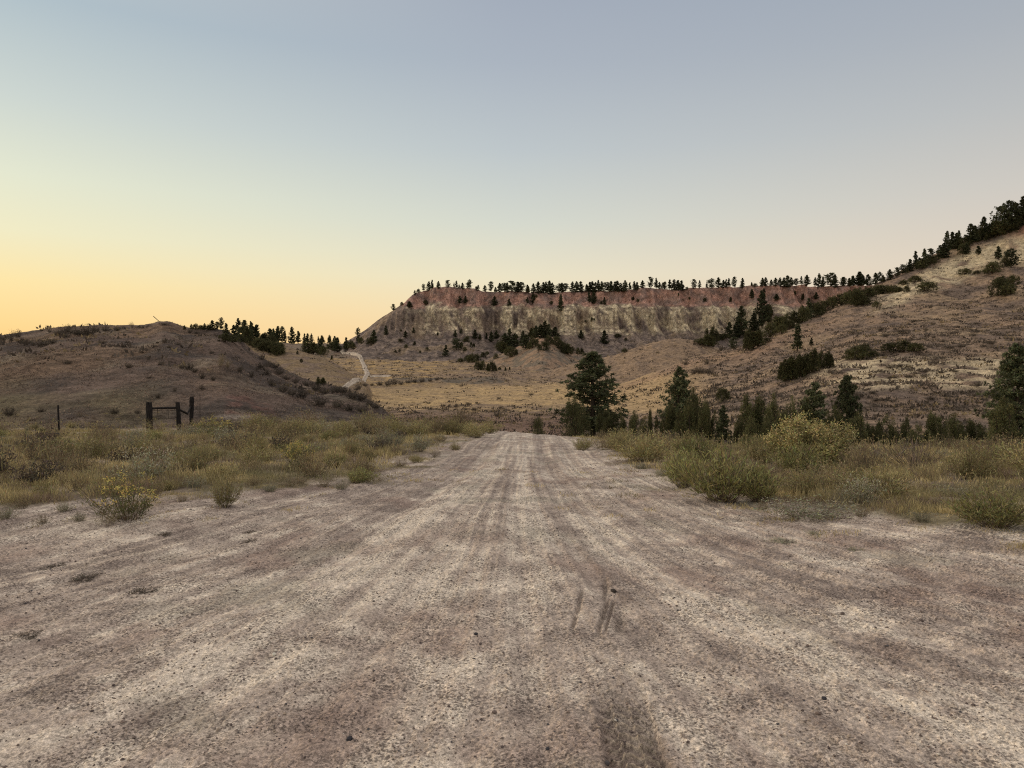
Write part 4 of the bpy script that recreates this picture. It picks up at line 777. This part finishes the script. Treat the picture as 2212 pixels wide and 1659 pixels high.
g2 = fbm(X2/3, Y2/3, 3, 212)+.3*RG.normal(size=m2); t3 = np.repeat(np.where(g2[:, None] < .05, C(.11,.085,.07), np.where(g2[:, None] < .3, C(.225,.16,.125), C(.29,.22,.165))), 4, 0)
l2 = leaves(c2, RG.normal(size=(len(c2), 3))*.7+np.array([0, 0, .9]), .05+.11*RG.random(len(c2))**2, .05, t3*(.95+.5*RG.random((len(c2), 1))))
m3 = 9000; X3, Y3 = scatter(m3, 1450, 2560, 74, 262, .8); g3 = fbm(X3/7, Y3/4, 3, 213)+.2*RG.normal(size=m3) > .05; X3, Y3 = X3[g3], Y3[g3]; z3_ = height(X3, Y3, fine=False); m3 = len(X3)
s3 = np.repeat(.35+.45*RG.random(m3)**2, 16); c3 = np.repeat(np.stack([X3, Y3, z3_-.03], 1), 16, 0); c3[:, 0] += RG.normal(size=len(c3))*s3*1.1; c3[:, 1] += RG.normal(size=len(c3))*s3*.5
l3 = leaves(c3, RG.normal(size=(len(c3), 3))*.8+np.array([0, 0, .8]), s3*(.4+.6*RG.random(len(c3))), s3*.34, C(.125,.10,.08)*(.75+.6*RG.random((len(c3), 1))))
jj = join([sv_, l2, l3]); sv_ = jj
stuff('scrub', mesh_np('scrub', sv_[0], sv_[1], M_grass, sv_[2]), 'low sage tufts dotting the hills and valley')
print('scrub', n_)
# gravel on the dirt
X_, Y_ = scatter(26000, -80, 2290, 2.2, 16, 1.0); cd = fbm(X_*1.3, Y_*1.3, 3, 221)
k_ = (roadness(X_, Y_) > .3) & (RG.random(len(X_)) < np.clip(.35+1.3*cd, .08, 1)); X_, Y_ = X_[k_], Y_[k_]; n_ = len(X_)
zt = height(X_, Y_); r_ = .0025+.0065*RG.random(n_)**5+.0004*Y_
oct_ = np.array([[1,0,0],[0,1,0],[-1,0,0],[0,-1,0],[0,0,1],[0,0,-1]], float); of = np.array([[0,1,4],[1,2,4],[2,3,4],[3,0,4],[1,0,5],[2,1,5],[3,2,5],[0,3,5]])
vv = oct_[None]*(.7+.6*RG.random((n_, 6, 1)))*np.array([1, 1, .65])*r_[:, None, None]; an = RG.random(n_)*pi
vv[..., :2] = np.stack([vv[..., 0]*np.cos(an)[:, None]-vv[..., 1]*np.sin(an)[:, None], vv[..., 0]*np.sin(an)[:, None]+vv[..., 1]*np.cos(an)[:, None]], -1)
vv += np.stack([X_, Y_, zt+r_*.25], 1)[:, None]
pal = np.array([C(.11,.085,.08), C(.16,.125,.11), C(.24,.18,.15), C(.09,.085,.09), C(.36,.29,.23), C(.62,.57,.50)])[RG.choice(6, n_, p=[.3,.27,.2,.08,.12,.03])]
M_stone, N, Lk, P = newmat('stone', .85); vc = N.new('ShaderNodeVertexColor'); vc.layer_name = 'Col'; Lk.new(vc.outputs[0], P.inputs['Base Color'])
stuff('gravel', mesh_np('gravel', vv.reshape(-1, 3), (of[None]+(np.arange(n_)*6)[:, None, None]).reshape(-1, 3), M_stone, np.repeat(pal, 6, 0)), 'small stones and clods strewn over the dirt')
# single stones that show
def rock(px, py, wpx, c_, label):
    x, y = hit(px, py); w_ = wpx*y/F; bm_v = []
    for i in range(7):
        for j in range(10):
            th, ph = pi*i/6, 2*pi*j/10; d = np.array([math.sin(th)*math.cos(ph), math.sin(th)*math.sin(ph)*.75, math.cos(th)*.6]); bm_v.append(d*w_/2)
    bm_v = np.array(bm_v); nn_ = fbm(bm_v[:, 0]/w_*2.2+px, bm_v[:, 1]/w_*2.2+bm_v[:, 2]/w_*3, 2, 231)
    bm_v *= (1+.35*nn_)[:, None]; bf_ = np.array([[i*10+j, i*10+(j+1) % 10, (i+1)*10+(j+1) % 10, (i+1)*10+j] for i in range(6) for j in range(10)])
    o = link('stone', mesh_np('stone', bm_v, bf_, M_stone, np.tile(C(*c_), (70, 1)))); o.location = (x, y, H1(x, y, True)+w_*.12); o.rotation_euler = (0, 0, px)
    o['label'] = label; o['category'] = 'stone'; o['group'] = 'loose stones on the dirt'
dk, tn, wh = (.05,.048,.055), (.17,.13,.115), (.62,.58,.50)
for r__ in [(1028,1372,11,dk,'small black stone in the middle of the dirt foreground'),(1325,1279,14,(.06,.05,.045),'dark clod on the short tyre scuff right of centre'),(1311,1650-6,16,(.10,.09,.09),'grey stone at the bottom edge beside the tyre track'),
            (1745,1400,9,tn,'brown stone right of the scuff marks'),(1780,1510,13,dk,'dark flat stone in the dirt, lower right'),(1768,1548,13,tn,'brown flat stone just below the dark flat one, lower right'),(755,1590,16,dk,'dark stone at the lower left of centre'),(596,1404,8,wh,'tiny white chip in the lower left dirt, higher of two'),(592,1416,12,wh,'white sliver of stone in the lower left dirt, lower of two'),
            (1183,1614,12,dk,'black stone left of the tyre track at the bottom'),(1068,1545,12,tn,'brown stone among the grit at bottom centre'),(1290,1436,9,tn,'small brown stone above the tyre track'),(1820,1330,12,(.12,.095,.085),'dark clod in the rutted ground at right'),(1990,1345,13,(.13,.10,.09),'second dark clod farther right in the rutted ground'),(1700,1170,12,(.14,.11,.09),'small clod near the green mat at right'),(1160,932,10,(.09,.07,.06),'tiny dark clod at the crest of the road')]: rock(*r__)
# prostrate weeds on the dirt
for px, py, wpx, lb in [(185,1245,80,'largest grey-green weed mat on the dirt at left'),(300,1278,90,'thin weed strip just right of the largest mat at left'),(62,1378,70,'lowest weed mat near the left frame edge'),(540,1145,36,'small dark weed on the dirt below the lone olive bush'),(352,1152,44,'small weed below the big yellow-blooming bush'),(545,1165,46,'flat weed just below the small dark one'),(1845,1182,60,'small green weed on the dirt at right'),(1700,1165,90,'dark flat weed streak below the green mat at right'),(120,1215,60,'faint weed patch left of the largest mat'),(1760,1150,60,'flat weed right of the green mat at right')]:
    x, y = hit(px, py+5); add_bush(x, y, .035, wpx*y/F, 'sage' if px > 1500 else 'dark', lb, cat='weed', group='flat weeds on the dirt', name='weed_mat')

# ------------------------------------------------------------------ far gravel road
def ribbon(pts, wid, name, label):
    P_ = []
    for (a, b_), (c_, d_) in zip(pts[:-1], pts[1:]):
        for t in np.linspace(0, 1, 8, endpoint=False): P_.append(hit(a+(c_-a)*t, b_+(d_-b_)*t))
    P_.append(hit(*pts[-1])); P_ = np.array(P_); P_ = np.stack([smooth(P_[:, 0], 7), smooth(P_[:, 1], 7)], 1)
    t_ = nrm_(np.gradient(P_, axis=0)); s_ = np.stack([t_[:, 1], -t_[:, 0]], 1); W_ = np.interp(np.arange(len(P_)), np.linspace(0, len(P_)-1, len(wid)), wid)
    u = np.linspace(-1, 1, 7); XY = P_[:, None]+s_[:, None]*(u[None, :, None]*W_[:, None, None]/2)
    z = height(XY[..., 0].ravel(), XY[..., 1].ravel(), fine=False).reshape(XY.shape[:2])+.35*(1-np.abs(u))**.3-.05
    n7 = 7; Fq = np.array([[i*n7+j, i*n7+j+1, (i+1)*n7+j+1, (i+1)*n7+j] for i in range(len(P_)-1) for j in range(6)])
    cc_ = np.tile(np.array([C(.42,.35,.28), C(.55,.47,.38), C(.46,.38,.31), C(.42,.35,.28), C(.46,.38,.31), C(.55,.47,.38), C(.42,.35,.28)]), (len(P_), 1))
    o = link(name, mesh_np(name, np.concatenate([XY, z[..., None]], -1).reshape(-1, 3), Fq, M_land, cc_, True)); o['kind'] = 'structure'; o['label'] = label
ribbon([(740,840),(750,834),(767,823),(792,813.5),(795,807),(786,791),(780,770),(768,766),(756,763),(734,757)], [2.2,2.2,2.3,2.6,3.0,3.1,3.1,3.1,3.1,3.1], 'gravel_road', 'pale gravel road winding up beyond the left hill')
ribbon([(792,813.5),(815,812.6),(852,812.2)], [6,6,5], 'side_road', 'short pale branch of the far gravel road')

# ------------------------------------------------------------------ fence remains, thin posts, leaning log
def post_mesh(h, r, lean=(0, 0), sides=12):
    n = 9; zz = np.linspace(-.25, h, n); Pp = [(lean[0]*max(z_, 0)/h, lean[1]*max(z_, 0)/h, z_) for z_ in zz]
    rr2 = r*(1+.06*RG.normal(size=n)); rr2[-1] *= .82
    Vv, Fq = tube(Pp, rr2, sides); Vv = Vv+RG.normal(size=Vv.shape)*r*.05
    top_c = len(Vv); Vv = np.concatenate([Vv, [[Pp[-1][0], Pp[-1][1], h+.012]]])
    me = bpy.data.meshes.new('post'); me.from_pydata(Vv.tolist(), [], Fq.tolist()+[[top_c-sides+i, top_c-sides+(i+1) % sides, top_c] for i in range(sides)]); me.materials.append(M_post); return me
def at(px, Y, z=None): x = (px-CX)/F*Y; return Vector((x, Y, H1(x, Y) if z is None else z))
fe = bpy.data.objects.new('fence_gate', None); col.objects.link(fe)
fp = [(323, 869, 34., .135, (-.03, 0)), (387, 869, 34.6, .10, (-.07, 0)), (413, 857, 36.5, .105, (.03, 0))]
fe.location = at(323, 34.); tops = []
for px, ty, Y, r_, ln in fp:
    b_ = at(px, Y); h = zof(ty, Y)-b_.z; o = link('post', post_mesh(h, r_, ln), fe); o.location = b_-fe.location; tops.append((b_, h))
def bar(name, a, b_, r_, sag=0., mat=M_post, sides=7):
    t = np.linspace(0, 1, 9)[:, None]; P_ = np.array(a)*(1-t)+np.array(b_)*t; P_[:, 2] -= sag*4*(t*(1-t))[:, 0]
    Vv, Fq = tube(P_-np.array(fe.location), [r_]*9, sides); return link(name, mesh_np(name, Vv, Fq, mat, None, True), fe)
A0, B0, C0 = [np.array(b_) for b_, _ in tops]
zr = zof(881.5, 34.3); bar('rail', (A0[0], 34., zr), (B0[0], 34.6, zr), .05)
M_wire, N, Lk, P = newmat('rusty_wire', .6); P.inputs['Base Color'].default_value = (.07, .055, .045, 1)
z2 = zof(885, 34); bar('wire', (A0[0], 34., z2), (B0[0], 34.6, z2-.03), .010, .05, M_wire, 4); bar('wire', (A0[0], 34., z2-.35), (B0[0], 34.6, z2-.38), .009, .06, M_wire, 4)
for f_ in (.24, .68): xx = A0[0]*(1-f_)+B0[0]*f_; bar('stay', (xx, 34.2, zr), (xx+.02, 34.25, zr-.48), .014, 0, M_wire, 4)
zb1 = zof(884, 35); zb2 = zof(893, 36); xm = (405-CX)/F*35.6; bar('brace', (B0[0], 34.6, zb1), (xm, 35.6, zb2), .05); bar('brace', (xm, 35.6, zb2), (C0[0], 36.5, zof(876, 36.5)), .04)
fe['label'] = 'dark weathered wooden gate posts with a top rail at the foot of the left hill'; fe['category'] = 'fence'
def solo_post(name, px, Y, ty, r_, lean, label, cat):
    b_ = at(px, Y); h = zof(ty, Y)-b_.z; o = link(name, post_mesh(h, r_, lean, 6), None); o.location = b_; o['label'] = label; o['category'] = cat; return o
solo_post('fence_post', 127.5, 31., 875, .035, (-.04, 0), 'thin dark metal fence post standing alone at far left', 'fence post')
solo_post('metal_stake', 432, 38., 850, .014, (0, 0), 'very thin stake standing right of the wooden gate posts', 'stake')
o = link('log', post_mesh(.72, .035, (-.85, .1), 8)); x, y = hit(346, 697.5); o.location = (x, y, H1(x, y)-.05); o['label'] = 'leaning pole sticking up from the crest of the left hill'; o['category'] = 'pole'
# fallen twisted branches by the grey thicket
def branch(px, py, Y, label):
    b_ = at(px, Y); e = bpy.data.objects.new('dead_branch', None); col.objects.link(e); e.location = b_
    P_ = np.cumsum(np.concatenate([[[0, 0, 0]], RG.normal(size=(7, 3))*np.array([.07, .05, .05])+np.array([.10, 0, .05])]), 0); Vv, Fq = tube(P_, np.linspace(.03, .008, 8), 6); link('limb', mesh_np('limb', Vv, Fq, M_dead, None, True), e)
    parts = []
    for j in range(3, 8): 
        for s_ in (1, -1): parts.append(tube([P_[j], P_[j]+np.array([.05*s_, .03, .10]), P_[j]+np.array([.08*s_, .02, .22+.08*RG.random()])], [.010, .007, .002], 4))
    Vv, Fq, _ = join(parts); link('twigs', mesh_np('twigs', Vv, Fq, M_dead, None, True), e); e['label'] = label; e['category'] = 'branch'
branch(1852, 1005, 16.5, 'crooked dead branch right of the pale gold bush'); branch(1905, 1010, 16.2, 'crooked dead branch leaning into the grey thicket')
